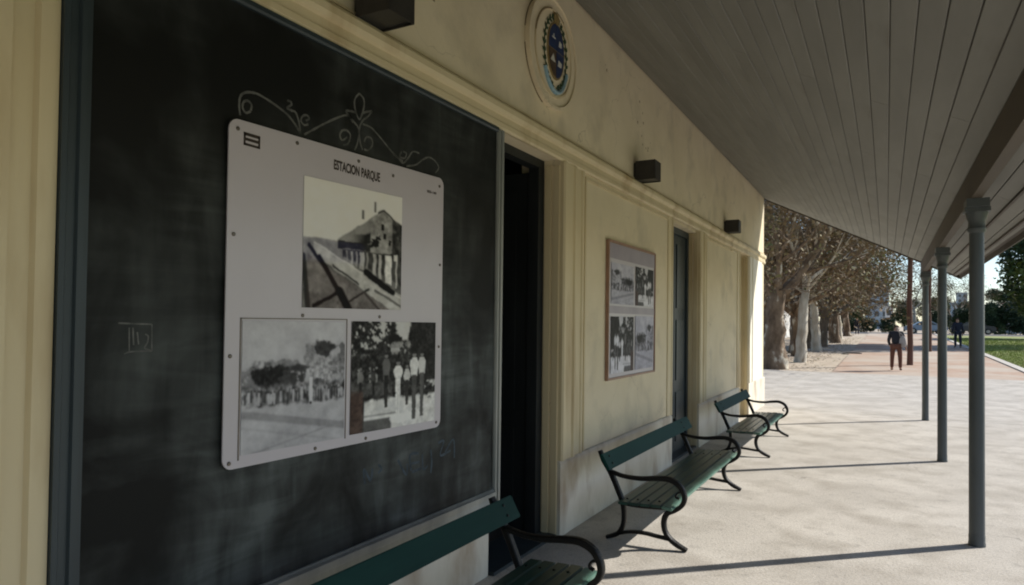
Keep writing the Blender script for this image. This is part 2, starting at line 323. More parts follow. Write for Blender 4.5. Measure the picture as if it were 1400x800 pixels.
# architrave band running the whole front above the openings
q = MB(); q.prism_y([(FX+.001, 2.985), (FX+.020, 2.985), (FX+.032, 3.0), (FX+.032, 3.03), (FX+.024, 3.036), (FX+.024, 3.08), (FX+.040, 3.09), (FX+.052, 3.11),
                     (FX+.052, 3.145), (FX+.040, 3.165), (FX+.020, 3.172), (FX+.001, 3.173)], -7, YE+.05)
P(q, 'architrave', M['plaster_trim'])
q = MB(); q.prism_y([(FX+.001, 3.187), (FX+.014, 3.187), (FX+.014, 3.200), (FX+.001, 3.204)], -7, YE+.02); P(q, 'cornice_bead', M['plaster_trim'])
# pilasters beside the openings: stepped mouldings
def pilaster(y0, prof, z0=.60, z1=2.984, m='plaster_trim'):
    pts = [(FX+.001, y0)]+[(FX+dx, y0+dy) for dy, dx in prof]+[(FX+.001, y0+prof[-1][0])]
    q = MB(); q.prism_z(pts[::-1], z0, z1); P(q, 'pilaster', M[m])
main = [(0.0, .030), (.012, .045), (.05, .045), (.06, .030), (.20, .030), (.21, .046), (.24, .046), (.25, .022), (.38, .022), (.39, .034), (.42, .034), (.43, .012), (.45, .012)]
pilaster(4.948, main)
pilaster(9.501, main)
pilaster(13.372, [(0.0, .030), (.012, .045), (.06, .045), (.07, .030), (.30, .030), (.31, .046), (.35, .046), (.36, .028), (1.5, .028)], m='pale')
lp = [(0.0, .012), (.06, .012), (.07, .034), (.12, .034), (.13, .02), (.34, .02), (.345, .046), (.375, .046), (.38, .03), (.62, .03), (.625, .046), (.66, .046), (.668, .022), (.73, .022), (.74, .038), (.795, .038)]
pilaster(1.164-.795, lp)
pilaster(8.0, [(0, .012), (.03, .018), (.12, .018), (.13, .028), (.159, .028)])
pilaster(12.31, [(0, .012), (.03, .018), (.12, .018), (.13, .028), (.149, .028)])
# thin raised beads framing the panels
for y0, y1 in ((5.44, 7.97), (9.99, 12.28)):
    q = MB(); q.box(FX+.0005, FX+.015, y0, y0+.03, .601, 2.93); q.box(FX+.0005, FX+.015, y0, y1, 2.931, 2.955); P(q, 'panel_bead', M['plaster_trim'])
# jamb linings of the recesses
for ya, yb in ((1.166, 4.946), (8.161, 9.499), (12.461, 13.369)):
    for s_, yy in ((1, ya), (-1, yb)):
        if s_ == 1 and yy < 2: continue
        q = MB(); y2 = yy+s_*.0
        pr = [(T+.02, yy), (FX-.0, yy), (FX-.0, yy-s_*.0)]
        q.box(FX-.055, FX-.004, min(yy, yy+s_*.012), max(yy, yy+s_*.012), 0, ZT-.05)
        q.box(FX-.125, FX-.075, min(yy, yy+s_*.018), max(yy, yy+s_*.018), 0, ZT-.05); P(q, 'jamb_moulding', M['plaster_trim'])
# door 1: open dark doorway with frame and a leaf folded inwards
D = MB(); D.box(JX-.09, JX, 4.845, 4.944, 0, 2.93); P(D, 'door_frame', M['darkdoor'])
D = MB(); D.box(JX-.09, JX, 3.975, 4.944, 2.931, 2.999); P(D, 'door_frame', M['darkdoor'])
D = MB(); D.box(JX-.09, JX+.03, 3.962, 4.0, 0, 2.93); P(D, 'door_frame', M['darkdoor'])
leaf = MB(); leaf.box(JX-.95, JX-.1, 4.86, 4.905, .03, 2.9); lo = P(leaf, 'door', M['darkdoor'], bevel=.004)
for z0, z1 in ((.15, .85), (1.0, 2.75)):
    k = MB(); k.box(JX-.86, JX-.2, 4.848, 4.8595, z0, z1); ko = k.build('door_panel', M['darkdoor'], lo, bevel=.004)
k = MB(); k.tube([(JX-.85, 4.86, 1.0), (JX-.85, 4.80, 1.0), (JX-.75, 4.795, 1.0)], .012, 8); k.build('handle', M['screw'], lo)
# door 2: closed slate-coloured door
D = MB(); D.box(JX-.06, JX+.02, 8.165, 8.26, 0, 2.95); P(D, 'door_frame', M['slate'])
D = MB(); D.box(JX-.06, JX+.02, 9.40, 9.495, 0, 2.95); P(D, 'door_frame', M['slate'])
D = MB(); D.box(JX-.06, JX+.019, 8.261, 9.399, 2.87, 2.955); P(D, 'door_frame', M['slate'])
for y0, y1 in ((8.262, 8.828), (8.832, 9.398)):
    k = MB(); k.box(JX-.05, JX-.005, y0, y1, .02, 2.868); lo = P(k, 'door', M['slate'], bevel=.004)
    for z0, z1 in ((.15, .8), (.95, 1.75), (1.9, 2.75)):
        k = MB(); k.box(JX-.0045, JX+.008, y0+.09, y1-.09, z0, z1); k.build('door_panel', M['slate'], lo, bevel=.005)
# third opening: closed cream shutter
k = MB(); k.box(JX-.02, JX+.03, 12.465, 13.365, 0, 2.99); P(k, 'door', M['plaster_trim'])
# threshold
for y0, y1 in ((3.97, 4.94), (8.17, 9.49)):
    k = MB(); k.box(T, FX-.002, y0, y1, 0.001, .025); P(k, 'threshold', M['slate'])

q = MB(); rc = random.Random(9)
for cy, cz2, n_ in ((6.95, 3.78, 7), (7.15, 3.62, 5), (5.9, 4.05, 3), (9.9, 3.5, 3), (3.2, 3.55, 2)):
    for _ in range(n_):
        a, b_ = cy+rc.gauss(0, .10), cz2+rc.gauss(0, .08); rr = rc.uniform(.006, .020)
        q.add([(FX+.0012, a+rr*rc.uniform(.5, 1.2)*math.cos(t), b_+rr*rc.uniform(.5, 1.3)*math.sin(t)) for t in (0, .9, 1.8, 2.7, 3.6, 4.5, 5.4)], [tuple(range(7))])
tag(P(q, 'paint_chips', mat('bare brown render', (0.22, 0.16, 0.09), (0.34, 0.26, 0.16), 30, .95)), kind='stuff')

# ------------------------------------------------------------------ blackboard
BB = empty('blackboard', (-2.27, 2.6, .55)); tag(BB, 'large dusty blackboard in a slate frame with chalk scrollwork and a poster on it', 'blackboard')
def bp(q, name, m, parent=BB, **k):
    o = q.build(name, m, parent, **k)
    if parent is BB: o.location = (2.27, -2.6, -.55)
    return o
q = MB(); q.box(-2.325, -2.272, 1.24, 3.93, .56, 2.99); bp(q, 'panel', M['board'])
q = MB(); q.prism_z([(-2.33, 1.167), (-2.235, 1.167), (-2.235, 1.185), (-2.243, 1.19), (-2.243, 1.215), (-2.232, 1.22), (-2.232, 1.238), (-2.25, 1.245), (-2.25, 1.262), (-2.262, 1.268), (-2.33, 1.268)][::-1], .03, 2.984)
bp(q, 'frame_stile', M['slate'])
q = MB(); q.prism_z([(-2.33, 3.898), (-2.262, 3.898), (-2.250, 3.904), (-2.250, 3.918), (-2.262, 3.921), (-2.262, 3.93), (-2.245, 3.934), (-2.245, 3.957), (-2.33, 3.957)][::-1], .50, 2.975)
bp(q, 'frame_stile', M['doorlite'])
q = MB(); q.prism_y([(-2.33, .50), (-2.24, .50), (-2.235, .515), (-2.245, .545), (-2.245, .552), (-2.236, .556), (-2.236, .585), (-2.255, .592), (-2.262, .598), (-2.33, .598)], 1.2685, 3.8975)
bp(q, 'frame_rail', M['doorlite'])
q = MB(); q.prism_y([(-2.33, 2.955), (-2.258, 2.955), (-2.252, 2.965), (-2.252, 2.984), (-2.33, 2.984)], 1.2685, 3.8975)
bp(q, 'frame_rail', M['slate'])

CH1 = [[(1.907,2.543),(1.883,2.53),(1.867,2.545),(1.87,2.569),(1.89,2.581),(1.91,2.57),(1.907,2.546)],[(1.856,2.512),(1.85,2.547),(1.854,2.587),(1.881,2.612),(1.929,2.623),(1.98,2.617),(2.049,2.6),(2.103,2.58),(2.146,2.549),(2.175,2.52)],[(2.097,2.642),(2.116,2.643),(2.121,2.631),(2.098,2.61),(2.121,2.606),(2.144,2.605),(2.159,2.584),(2.169,2.558),(2.175,2.52)],[(2.222,2.572),(2.198,2.562),(2.178,2.575),(2.187,2.599),(2.211,2.609),(2.226,2.599),(2.207,2.583)],[(2.199,2.519),(2.276,2.571),(2.368,2.629),(2.454,2.675),(2.487,2.677),(2.511,2.655)],[(2.553,2.81),(2.525,2.778),(2.52,2.745),(2.533,2.709),(2.557,2.683),(2.579,2.722),(2.59,2.765),(2.583,2.795),(2.553,2.81)],[(2.459,2.7),(2.498,2.707),(2.533,2.709)],[(2.651,2.75),(2.603,2.732),(2.579,2.718)],[(2.459,2.696),(2.493,2.674),(2.522,2.658),(2.552,2.634),(2.548,2.569),(2.526,2.524)],[(2.651,2.75),(2.616,2.711),(2.58,2.682),(2.558,2.636),(2.565,2.573),(2.584,2.538)],[(2.473,2.575),(2.44,2.552),(2.423,2.571),(2.439,2.598),(2.472,2.606),(2.495,2.588),(2.479,2.545),(2.446,2.53)],[(2.595,2.58),(2.612,2.609),(2.649,2.61),(2.656,2.579),(2.626,2.547),(2.596,2.544)],[(2.581,2.666),(2.641,2.665),(2.691,2.645),(2.756,2.61),(2.823,2.575),(2.906,2.55)],[(2.823,2.571),(2.864,2.558),(2.906,2.541),(2.948,2.576),(2.99,2.621),(3.049,2.625)],[(2.935,2.53),(3.021,2.556),(3.08,2.596),(3.141,2.623),(3.204,2.613),(3.237,2.583),(3.206,2.548)],[(2.891,2.599),(2.878,2.57),(2.92,2.57),(2.933,2.599),(2.905,2.602)]]
CH2 = [[(1.381,1.678),(1.437,1.676),(1.501,1.674)],[(1.419,1.663),(1.421,1.583)],[(1.432,1.663),(1.436,1.602)],[(1.448,1.647),(1.454,1.604)],[(1.403,1.573),(1.429,1.58),(1.503,1.58)],[(1.477,1.64),(1.488,1.632),(1.486,1.611),(1.476,1.591),(1.498,1.583)],[(1.501,1.674),(1.503,1.58)]]
CH3 = [[(2.643,.882),(2.634,.958),(2.685,.892),(2.698,.951)],[(2.741,.962),(2.772,.937),(2.743,.919)],[(2.902,.958),(2.977,.865),(2.984,.924)],[(3.019,.877),(3.008,.966),(3.085,.964)],[(3.018,.918),(3.095,.915)],[(3.027,.871),(3.113,.875)],[(3.12,.953),(3.131,.867),(3.175,.88)],[(3.2,.966),(3.211,.9),(3.204,.832)],[(3.274,.992),(3.331,.995),(3.295,.918),(3.402,.929)],[(3.343,.927),(3.431,.991),(3.444,.877)]]
def smooth(l, k=5):
    if len(l) < 3: return l
    P_ = [Vector(p) for p in l]; o = []
    for i in range(len(P_)-1):
        a, b_, c, d = P_[max(i-1, 0)], P_[i], P_[i+1], P_[min(i+2, len(P_)-1)]
        for j in range(k):
            t = j/k; o.append(.5*((2*b_)+(c-a)*t+(2*a-5*b_+4*c-d)*t*t+(3*b_-a-3*c+d)*t**3))
    o.append(P_[-1]); return o
def chalk(curves, name, m, wd, x=-2.2712):
    q = MB()
    for c in curves:
        pts = [Vector(p) for p in smooth(c)]
        L_ = []; 
        for i, p in enumerate(pts):
            d = (pts[min(i+1, len(pts)-1)]-pts[max(i-1, 0)]).normalized(); n_ = Vector((-d.y, d.x))*wd*(.45+.2*random.random())
            L_.append((p+n_, p-n_))
        vs = [(x, a.x, a.y) for ab in L_ for a in ab]
        q.add(vs, [(2*i, 2*i+1, 2*i+3, 2*i+2) for i in range(len(L_)-1)])
    return tag(bp(q, name, m), kind='stuff')
chalk(CH1, 'chalk_scrollwork', M['chalk'], .009)
chalk(CH2, 'chalk_mark', M['chalk'], .005)
chalk(CH3, 'chalk_writing', M['chalkblue'], .012)

# ------------------------------------------------------------------ posters
rs = np.random.RandomState(4)
def vnoise(u_, v_, sx, sy, seed):
    g = np.random.RandomState(seed).rand(int(sy)+3, int(sx)+3)
    x = u_*sx; y = v_*sy; i = x.astype(int); j = y.astype(int); a = x-i; b_ = y-j
    a = a*a*(3-2*a); b_ = b_*b_*(3-2*b_)
    return (g[j, i]*(1-a)+g[j, i+1]*a)*(1-b_)+(g[j+1, i]*(1-a)+g[j+1, i+1]*a)*b_
def seg(u_, v_, p, q_):
    p = np.array(p); q_ = np.array(q_); d = q_-p; t = np.clip(((u_-p[0])*d[0]+(v_-p[1])*d[1])/(d@d), 0, 1)
    return np.hypot(u_-p[0]-t*d[0], v_-p[1]-t*d[1])
def mixa(a, b_, k): return a*(1-k)+b_*k
def ss(x, lo, hi): t = np.clip((x-lo)/(hi-lo), 0, 1); return t*t*(3-2*t)
def fbm(u_, v_, sc, seed, n=5, ay=1.0):
    o = 0; a = 1; t = 0
    for k in range(n): o = o+a*vnoise(u_, v_, sc*2**k, sc*ay*2**k, seed+k*7); t += a; a *= .62
    return np.clip((o/t-.5)*1.7+.5, 0, 1)
def pic_station(u_, v_):
    w1 = (fbm(u_, v_, 10, 90)-.5)*.02; v0 = v_; v_ = v_+w1; f1 = fbm(u_, v0, 8, 91); f2 = fbm(u_, v0, 22, 92)
    g = .60-.05*v_+.015*f1
    low = ss(v_, .455, .47); g = mixa(g, .12+.12*f2, low); blue = low*ss(.66-v_, 0, .05)*ss(.62-u_, 0, .1)
    g = mixa(g, .27+.12*f2, blue*.8)
    rl = .14+(.785-u_)*.64
    k = (u_ > .30)*(u_ < .80)*ss(v_-rl, 0, .012)*(v_ < .50); g = mixa(g, .24+.09*f2+.06*(v_-rl), k)
    g = mixa(g, .02+.05*f2, (u_ > .42)*(u_ < .70)*ss(.055-np.abs(v_-(.46-(u_-.42)*.28)), 0, .02)*ss(u_, .42, .6))
    g = mixa(g, .04+.04*f2, (u_ > .31)*(u_ < .66)*(v_ > .455)*(v_ < .515))
    gab = (u_ > .64)*(u_ < .93)*ss(v_-(.15+np.abs(u_-.785)*.62), 0, .012)*(v_ < .56); g = mixa(g, .20+.24*f2, gab)
    g = mixa(g, .03, gab*(fbm(u_, v0, 14, 93) > .66)); g = mixa(g, .02, ss(.02-np.abs(u_-.775), 0, .008)*(v_ > .27)*(v_ < .32)); g = mixa(g, .02, ss(.02-np.abs(u_-.80), 0, .008)*(v_ > .34)*(v_ < .39))
    g = mixa(g, .05, ss(.014-np.abs(v_-(.145+np.abs(u_-.785)*.62)), 0, .006)*(u_ > .72)*(u_ < .97)*.9)
    k = ss(u_, .87, .90)*ss(v_-.20-.05*f1, 0, .02)*(v_ < .56); g = mixa(g, .03+.16*f2*f2, k)
    band = (u_ > .36)*ss(v_, .515, .525)*ss(.56+.31*(u_-.25)-v_, 0, .02); g = mixa(g, .03+.13*f2, band)
    for c, wd, br in ((.40, .008, .36), (.45, .012, .44), (.50, .012, .38), (.555, .026, .46), (.61, .012, .34), (.69, .020, .42), (.75, .018, .50), (.845, .040, .64), (.94, .012, .46)):
        g = mixa(g, br*(.75+.4*f2), ss(wd-np.abs(u_-c+.004*np.sin(v_*40)), 0, .005)*(v_ > .53)*(v_ < .57+.34*(u_-.25)))
    g = mixa(g, .58, ss(.026-np.abs(u_-.93), 0, .01)*(v_ > .52)*(v_ < .575))
    edge = .50+(u_-.10)*.45
    k = (u_ > .09)*ss(.05+.06*u_-np.abs(v_-edge-.045-.02*u_), 0, .02); g = mixa(g, .38+.16*f2, k)
    g = mixa(g, .60, (u_ > .09)*ss(.010-np.abs(v_-edge+.004), 0, .008)*.7)
    below = ss(v_-(edge+.10+.05*u_), 0, .02)*(u_ > .04); g = mixa(g, .15+.14*f1*f2+.05*f2, below)
    for p, q_, wd, br in (((.14, .60), (.42, 1.0), .020, .025), ((.10, .98), (.33, .87), .015, .02), ((.44, .94), (.63, .83), .009, .06), ((.27, .66), (.52, .80), .008, .10), ((.33, .86), (.42, 1.0), .034, .01), ((.58, .86), (.75, 1.0), .010, .10), ((.60, .70), (.90, .85), .026, .012), ((.05, .52), (.14, .62), .014, .04), ((.0, .6), (.05, 1.0), .02, .06), ((.70, .84), (1.0, .97), .010, .20)):
        g = mixa(g, br, ss(wd*1.4-seg(u_, v_, p, q_), 0, wd*.6))
    for c, a, b_ in ((.56, .18, .25), (.69, .09, .18)): g = mixa(g, .20, ss(.014-np.abs(u_-c), 0, .005)*(v_ > a)*(v_ < b_))
    rgb = np.stack([g*1.0, g*.975, g*.93], -1); rgb[..., 2] += blue*.03; rgb[..., 0] += below*.012; return rgb
def pic_crowd(u_, v_):
    f1 = fbm(u_, v_, 7, 120); f2 = fbm(u_, v_, 20, 121); f3 = fbm(u_, v_, 40, 122, 3)
    g = .44-.03*v_+.05*f1
    def blob(cu, cv, ru, rv, val, k=.9):
        nonlocal g
        d = ((u_-cu)/ru)**2+((v_-cv)/rv)**2+1.3*(f2-.5); g = mixa(g, val*(.55+.9*f3), ss(1.1-d, 0, .5)*k)
    blob(.15, .43, .20, .11, .20, .8); blob(.36, .37, .20, .07, .20, .7); blob(.34, .44, .24, .09, .06); blob(.22, .42, .16, .08, .045, .95); blob(.52, .38, .15, .035, .08)
    blob(.62, .28, .07, .10, .26, .7); blob(.79, .42, .19, .20, .40, .9); blob(.78, .21, .11, .08, .07, .95); blob(.98, .26, .05, .09, .12, .8); blob(.93, .40, .09, .16, .24, .6); blob(.70, .52, .08, .06, .10, .8); blob(.90, .54, .07, .05, .08, .8)
    k = ss(v_+.04*(f2-.5), .47, .53)*ss(.675-v_+.03*(f2-.5), 0, .03); g = mixa(g, .05+.42*fbm(u_, v_, 26, 130, 3, .7)**1.3, k)
    rr = np.random.RandomState(3)
    for i in range(34):
        c = .03+i*.0285+rr.uniform(-.008, .008); h0 = .54+rr.uniform(-.02, .03); b_ = rr.choice([.08, .14, .40, .50, .46])
        g = mixa(g, b_, ss(.011-np.abs(u_-c), 0, .005)*(v_ > h0)*(v_ < h0+.09+rr.uniform(-.02, .02))*.85); g = mixa(g, .07 if b_ > .3 else .3, ss(.010-np.hypot(u_-c, v_-h0+.010), 0, .005)*.9)
    g = mixa(g, .54, ss(.020-np.abs(u_-.635), 0, .007)*(v_ > .45)*(v_ < .66)); g = mixa(g, .05, ss(.016-np.hypot(u_-.635, v_-.665), 0, .008))
    gr = ss(v_, .67, .69); g = mixa(g, .40+.05*f1, gr)
    g = mixa(g, .27+.04*f2, gr*ss(.040-np.abs(v_-(.70+.19*u_)), 0, .02)*.85); g = mixa(g, .30, gr*ss(.012-np.abs(v_-(1.02-.17*u_)), 0, .01)*.6); g = mixa(g, .34, gr*ss(.02-np.abs(v_-(.80+.22*u_)), 0, .02)*.5)
    return np.stack([g*1.0, g*.985, g*1.005], -1)
def pic_group(u_, v_):
    f1 = fbm(u_, v_, 7, 150); f2 = fbm(u_, v_, 18, 151); f3 = fbm(u_, v_, 40, 152, 3)
    g = .02+.20*f2*f3
    g = mixa(g, .50, ss(f2*.7+f3*.3, .60, .68)*ss(.34-v_, 0, .1)*ss(.70-u_, 0, .05))
    g = mixa(g, .52, ss(.10-np.abs(u_-.57)+.06*(f2-.5), 0, .03)*ss(.20-v_+.06*(f1-.5), 0, .03)); g = mixa(g, .025+.09*f2*f3, ss(u_+.04*(f2-.5), .67, .69)*(v_ < .60))
    g = mixa(g, .03, ss(1.1-((u_-.48)/.09)**2-((v_-.16)/.05)**2+(f2-.5), 0, .4)); g = mixa(g, .26+.1*f3, ss(.045-np.abs(v_-.22), 0, .03)*(u_ > .42)*(u_ < .66)*(f2 > .45))
    for c in (.08, .20, .27, .36): g = mixa(g, .30+.1*f3, ss(.014-np.abs(u_-c), 0, .006)*(v_ > .42)*(v_ < .56)*(f3 > .4))
    g = mixa(g, .09+.10*f3, ss(v_, .54, .58)*ss(.70-v_, 0, .05)*(u_ < .45))
    gr = ss(v_+.03*(f2-.5), .70, .73); g = mixa(g, .46+.22*f2, gr*(u_ > .14)); g = mixa(g, .10+.05*f3, ss(v_, .89, .905)*ss(.46-u_, 0, .03)*.9); g = mixa(g, .16, ss(.012-np.abs(v_-.86), 0, .01)*(u_ < .5)*.6)
    g = mixa(g, .42*(.5+f3), ss(v_, .57, .59)*ss(.78-v_, 0, .03)*(u_ > .84)*(f1 > .42))
    def man(c, top, hip, feet, wd, shirt, legs):
        nonlocal g
        hw = wd*(.40+.32*ss(v_, top+.03, top+.09)-.18*ss(v_, top+.10, hip)); e = .010*(f3-.5)
        g = mixa(g, shirt*(.88+.2*f3), ss(hw-np.abs(u_-c+e), 0, .010)*(v_ > top+.035)*(v_ < hip+.01))
        lw = wd*(.42-.10*ss(v_, hip, feet)); g = mixa(g, legs*(.85+.3*f3), ss(lw-np.abs(u_-c+e), 0, .010)*(v_ > hip)*(v_ < feet)); g = mixa(g, legs*.5+.12, ss(.006-np.abs(u_-c), 0, .004)*(v_ > hip+.12)*(v_ < feet)*.7)
        g = mixa(g, .26, ss(wd*.34-np.hypot(u_-c, (v_-top-.01)*.9), 0, .008)); g = mixa(g, .05, ss(wd*.33-np.hypot(u_-c, (v_-top+.008)*1.1), 0, .008)*(v_ < top))
    man(.10, .42, .55, .68, .05, .26, .05); man(.24, .43, .55, .70, .045, .10, .04); man(.38, .31, .50, .80, .07, .20, .05); man(.63, .42, .56, .80, .065, .52, .07); man(.52, .38, .52, .92, .085, .66, .62); man(.82, .31, .50, .93, .075, .54, .16); man(.72, .31, .52, .95, .085, .62, .13)
    g = mixa(g, .64, ss(1.1-((u_-.55)/.13)**2-((v_-.92)/.05)**2+.6*(f2-.5), 0, .4)*.85)
    rgb = np.stack([g*1.0, g*.985, g*.95], -1)
    k = (ss(.14-u_, 0, .02)*ss(v_, .60, .66))[..., None]; return mixa(rgb, np.array([.14, .10, .085])*(.7+.5*f3[..., None]), k*.85)
def pic_small(seed, horizon=.55):
    def fn(u_, v_):
        n1 = fbm(u_, v_, 4, seed); n2 = fbm(u_, v_, 12, seed+1); n3 = fbm(u_, v_, 5, seed+2, 3, .4)
        g = .50-.08*v_; hl = horizon-.26+.34*(n3-.3)
        g = mixa(g, .03+.30*n2*n1, ss(v_-hl, 0, .04)); lo = ss(v_+.06*(n2-.5), horizon+.16, horizon+.22); g = mixa(g, .36+.2*n1, lo)
        rr = np.random.RandomState(seed)
        for _ in range(7):
            c = rr.uniform(.05, .95); t = horizon-rr.uniform(.02, .12); g = mixa(g, rr.choice([.05, .5, .4]), ss(.018-np.abs(u_-c), 0, .008)*(v_ > t)*(v_ < t+.28))
        return np.stack([g, g*1.0, g*1.07], -1)
    return fn
def picture(name, parent, x, quad, fn, nu=96, nv=110, th=.0015, off=(0, 0, 0)):
    (ya, za), (yb, zb), (yc, zc), (yd, zd) = quad      # TL TR BR BL
    U, V = np.meshgrid(np.linspace(0, 1, nu), np.linspace(0, 1, nv))
    Y = (ya*(1-U)+yb*U)*(1-V)+(yd*(1-U)+yc*U)*V; Z = (za*(1-U)+zb*U)*(1-V)+(zd*(1-U)+zc*U)*V
    vs = np.stack([np.full(Y.shape, x), Y, Z], -1).reshape(-1, 3); n0 = nu*nv
    idx = np.arange(n0).reshape(nv, nu)
    fs = np.stack([idx[:-1, :-1], idx[1:, :-1], idx[1:, 1:], idx[:-1, 1:]], -1).reshape(-1, 4).tolist()
    b4 = [(x-th, a, b_) for a, b_ in quad]; vs = np.vstack([vs, b4]); c = [0, nu-1, n0-1, n0-nu]
    for i in range(4): fs.append([c[i], n0+i, n0+(i+1) % 4, c[(i+1) % 4]][::-1])
    me = bpy.data.meshes.new(name); me.from_pydata(vs.tolist(), [], fs)
    k3 = fn(U, V)
    for _ in range(2):
        p3 = np.pad(k3, ((1, 1), (1, 1), (0, 0)), 'edge'); k3 = (p3[:-2, 1:-1]+p3[2:, 1:-1]+p3[1:-1, :-2]+p3[1:-1, 2:]+2*k3)/6
    k3 = k3*(1+.30*(fbm(U, V, 9, nu, 5)[..., None]-.5)*ss(.62-k3, 0, .25))
    rgb = np.clip((np.clip(k3, 0, 1)/.5)**1.45*.58, .005, .9).reshape(-1, 3)
    rgb = np.vstack([rgb, np.full((4, 3), .3)])
    at = me.color_attributes.new('ink', 'FLOAT_COLOR', 'POINT'); at.data.foreach_set('color', np.hstack([rgb, np.ones((len(rgb), 1))]).astype(np.float32).ravel())
    me.materials.append(M['print']); me.update()
    return link(name, me, parent, off)
def rounded(y0, z0, y1, z1, zr0, zr1, r_, n=6):      # outline of a slightly skewed sheet with round corners (yz)
    cs = [(y0+r_, z0+r_, 180), (y1-r_, zr0+r_, 270), (y1-r_, zr1-r_, 0), (y0+r_, z1-r_, 90)]
    return [(cy+r_*math.cos(R(a+90*i/n)), cz+r_*math.sin(R(a+90*i/n))) for cy, cz, a in cs for i in range(n+1)]
PX = -2.2525
PO = empty('poster', (PX, 2.5, 1.1)); PO['label'] = 'large pale rounded poster board with three old photographs screwed to the blackboard'; PO['category'] = 'poster'
off = (-PX, -2.5, -1.1)
q = MB(); q.prism_x(rounded(1.79, 1.105, 3.262, 2.488, 1.091, 2.519, .045), PX-.006, PX); q.build('backing_sheet', M['poster'], PO, off)
o = picture('photograph', PO, PX+.0025, ((2.183, 2.332), (2.877, 2.348), (2.879, 1.753), (2.184, 1.750)), pic_station, 170, 190, off=off); tag(o, 'old photograph of a gabled station building and platform')
o = picture('photograph', PO, PX+.0025, ((1.870, 1.690), (2.458, 1.686), (2.462, 1.142), (1.872, 1.153)), pic_crowd, 170, 170, off=off); tag(o, 'old photograph of a crowd standing before trees')
o = picture('photograph', PO, PX+.0025, ((2.504, 1.692), (3.200, 1.688), (3.200, 1.134), (2.502, 1.147)), pic_group, 180, 170, off=off); tag(o, 'old photograph of people in white among dark trees')
q = MB()                                               # thin border lines of the left picture
for a, b_, c, d in ((1.860, 1.866, 1.135, 1.700), (2.470, 2.475, 1.135, 1.697), (1.860, 2.475, 1.697, 1.702)): q.box(PX, PX+.0022, a, b_, c, d)
q.build('border_line', M['screw'], PO, off)
def text_mesh(name, txt, m, size_y, size_z, org, x, parent, off):
    cu = bpy.data.curves.new('t', 'FONT'); cu.body = txt; cu.size = 1; cu.extrude = .0; cu.offset = .035
    to = bpy.data.objects.new('t', cu); COL.objects.link(to); dg = bpy.context.evaluated_depsgraph_get(); dg.update()
    me = bpy.data.meshes.new_from_object(to.evaluated_get(dg)); bpy.data.objects.remove(to)
    xs = [v.co.x for v in me.vertices]; ys = [v.co.y for v in me.vertices]; x0, x1, y0, y1 = min(xs), max(xs), min(ys), max(ys)
    for v in me.vertices:
        a = (v.co.x-x0)/(x1-x0); b_ = (v.co.y-y0)/(y1-y0); v.co = Vector((x, org[0]+a*size_y, org[1]+b_*size_z))
    me.name = name; me.materials.clear(); me.materials.append(m); return link(name, me, parent, off)
text_mesh('title_lettering', 'ESTACION PARQUE', M['ink'], .330, .056, (2.366, 2.388), PX+.0012, PO, off)
text_mesh('small_lettering', '002-149', M['ink'], .09, .016, (3.10, 2.415), PX+.0012, PO, off)
q = MB()
for a, b_, c, d in ((1.859, 1.94, 2.432, 2.445), (1.859, 1.94, 2.392, 2.402), (1.859, 1.868, 2.392, 2.445), (1.931, 1.94, 2.392, 2.445), (1.868, 1.931, 2.412, 2.424)): q.box(PX, PX+.0015, a, b_, c, d)
q.build('logo', M['ink'], PO, off)
sq = MB(); sq.lathe([(.0085, 0), (.0085, .003), (.006, .005)], 10); sm_ = sq.mesh('screw', M['screw']); sm_.transform(Matrix.Rotation(R(90), 4, 'Y'))
for y, z in ((1.83, 2.45), (2.14, 2.465), (2.535, 2.47), (2.80, 2.45), (3.22, 2.47), (1.82, 2.03), (3.235, 2.02), (1.815, 1.55), (3.235, 1.55), (1.82, 1.13), (2.19, 1.715), (2.71, 1.715), (3.22, 1.12), (2.28, 1.118), (2.62, 1.115)):
    link('screw', sm_, PO, (PX+off[0], y+off[1], z+off[2]))
# second poster in a reddish frame
QX = -2.262
P2 = empty('framed_poster', (QX, 6.7, 1.16)); tag(P2, 'tall reddish framed poster with four old photographs on the cream panel between doors', 'poster')
off = (-QX, -6.7, -1.16)
q = MB(); q.box(FX+.001, QX-.004, 5.985, 7.425, 1.165, 2.475); q.build('backing_sheet', M['poster'], P2, off)
for b in ((5.965, 5.99, 1.16, 2.475), (7.41, 7.435, 1.16, 2.475), (5.991, 7.409, 1.16, 1.182), (5.991, 7.409, 2.455, 2.48)):
    q = MB(); q.box(FX+.001, QX+.008, *b); q.build('frame', M['copper'], P2, off, bevel=.003)
for i, (a, b_, c, d) in enumerate(((6.05, 6.70, 1.88, 2.27), (6.76, 7.36, 1.88, 2.28), (6.05, 6.70, 1.22, 1.76), (6.76, 7.36, 1.22, 1.77))):
    picture('photograph', P2, QX+.002, ((a, d), (b_, d), (b_, c), (a, c)), (lambda f_, fl: (lambda a_, b_: f_(1-a_ if fl else a_, b_)*np.array([.92, .92, 1.0])))((pic_crowd, pic_group, pic_group, pic_crowd)[i], i in (0, 2)), 100, 90, off=off)
q = MB(); q.box(QX-.0035, QX+.001, 5.995, 7.405, 1.79, 1.86); q.box(QX-.0035, QX+.001, 5.995, 7.405, 2.31, 2.45)
q.build('printed_band', mat('mauve printed band', (0.27, 0.24, 0.28), (0.32, 0.28, 0.32), 5, .4), P2, off)

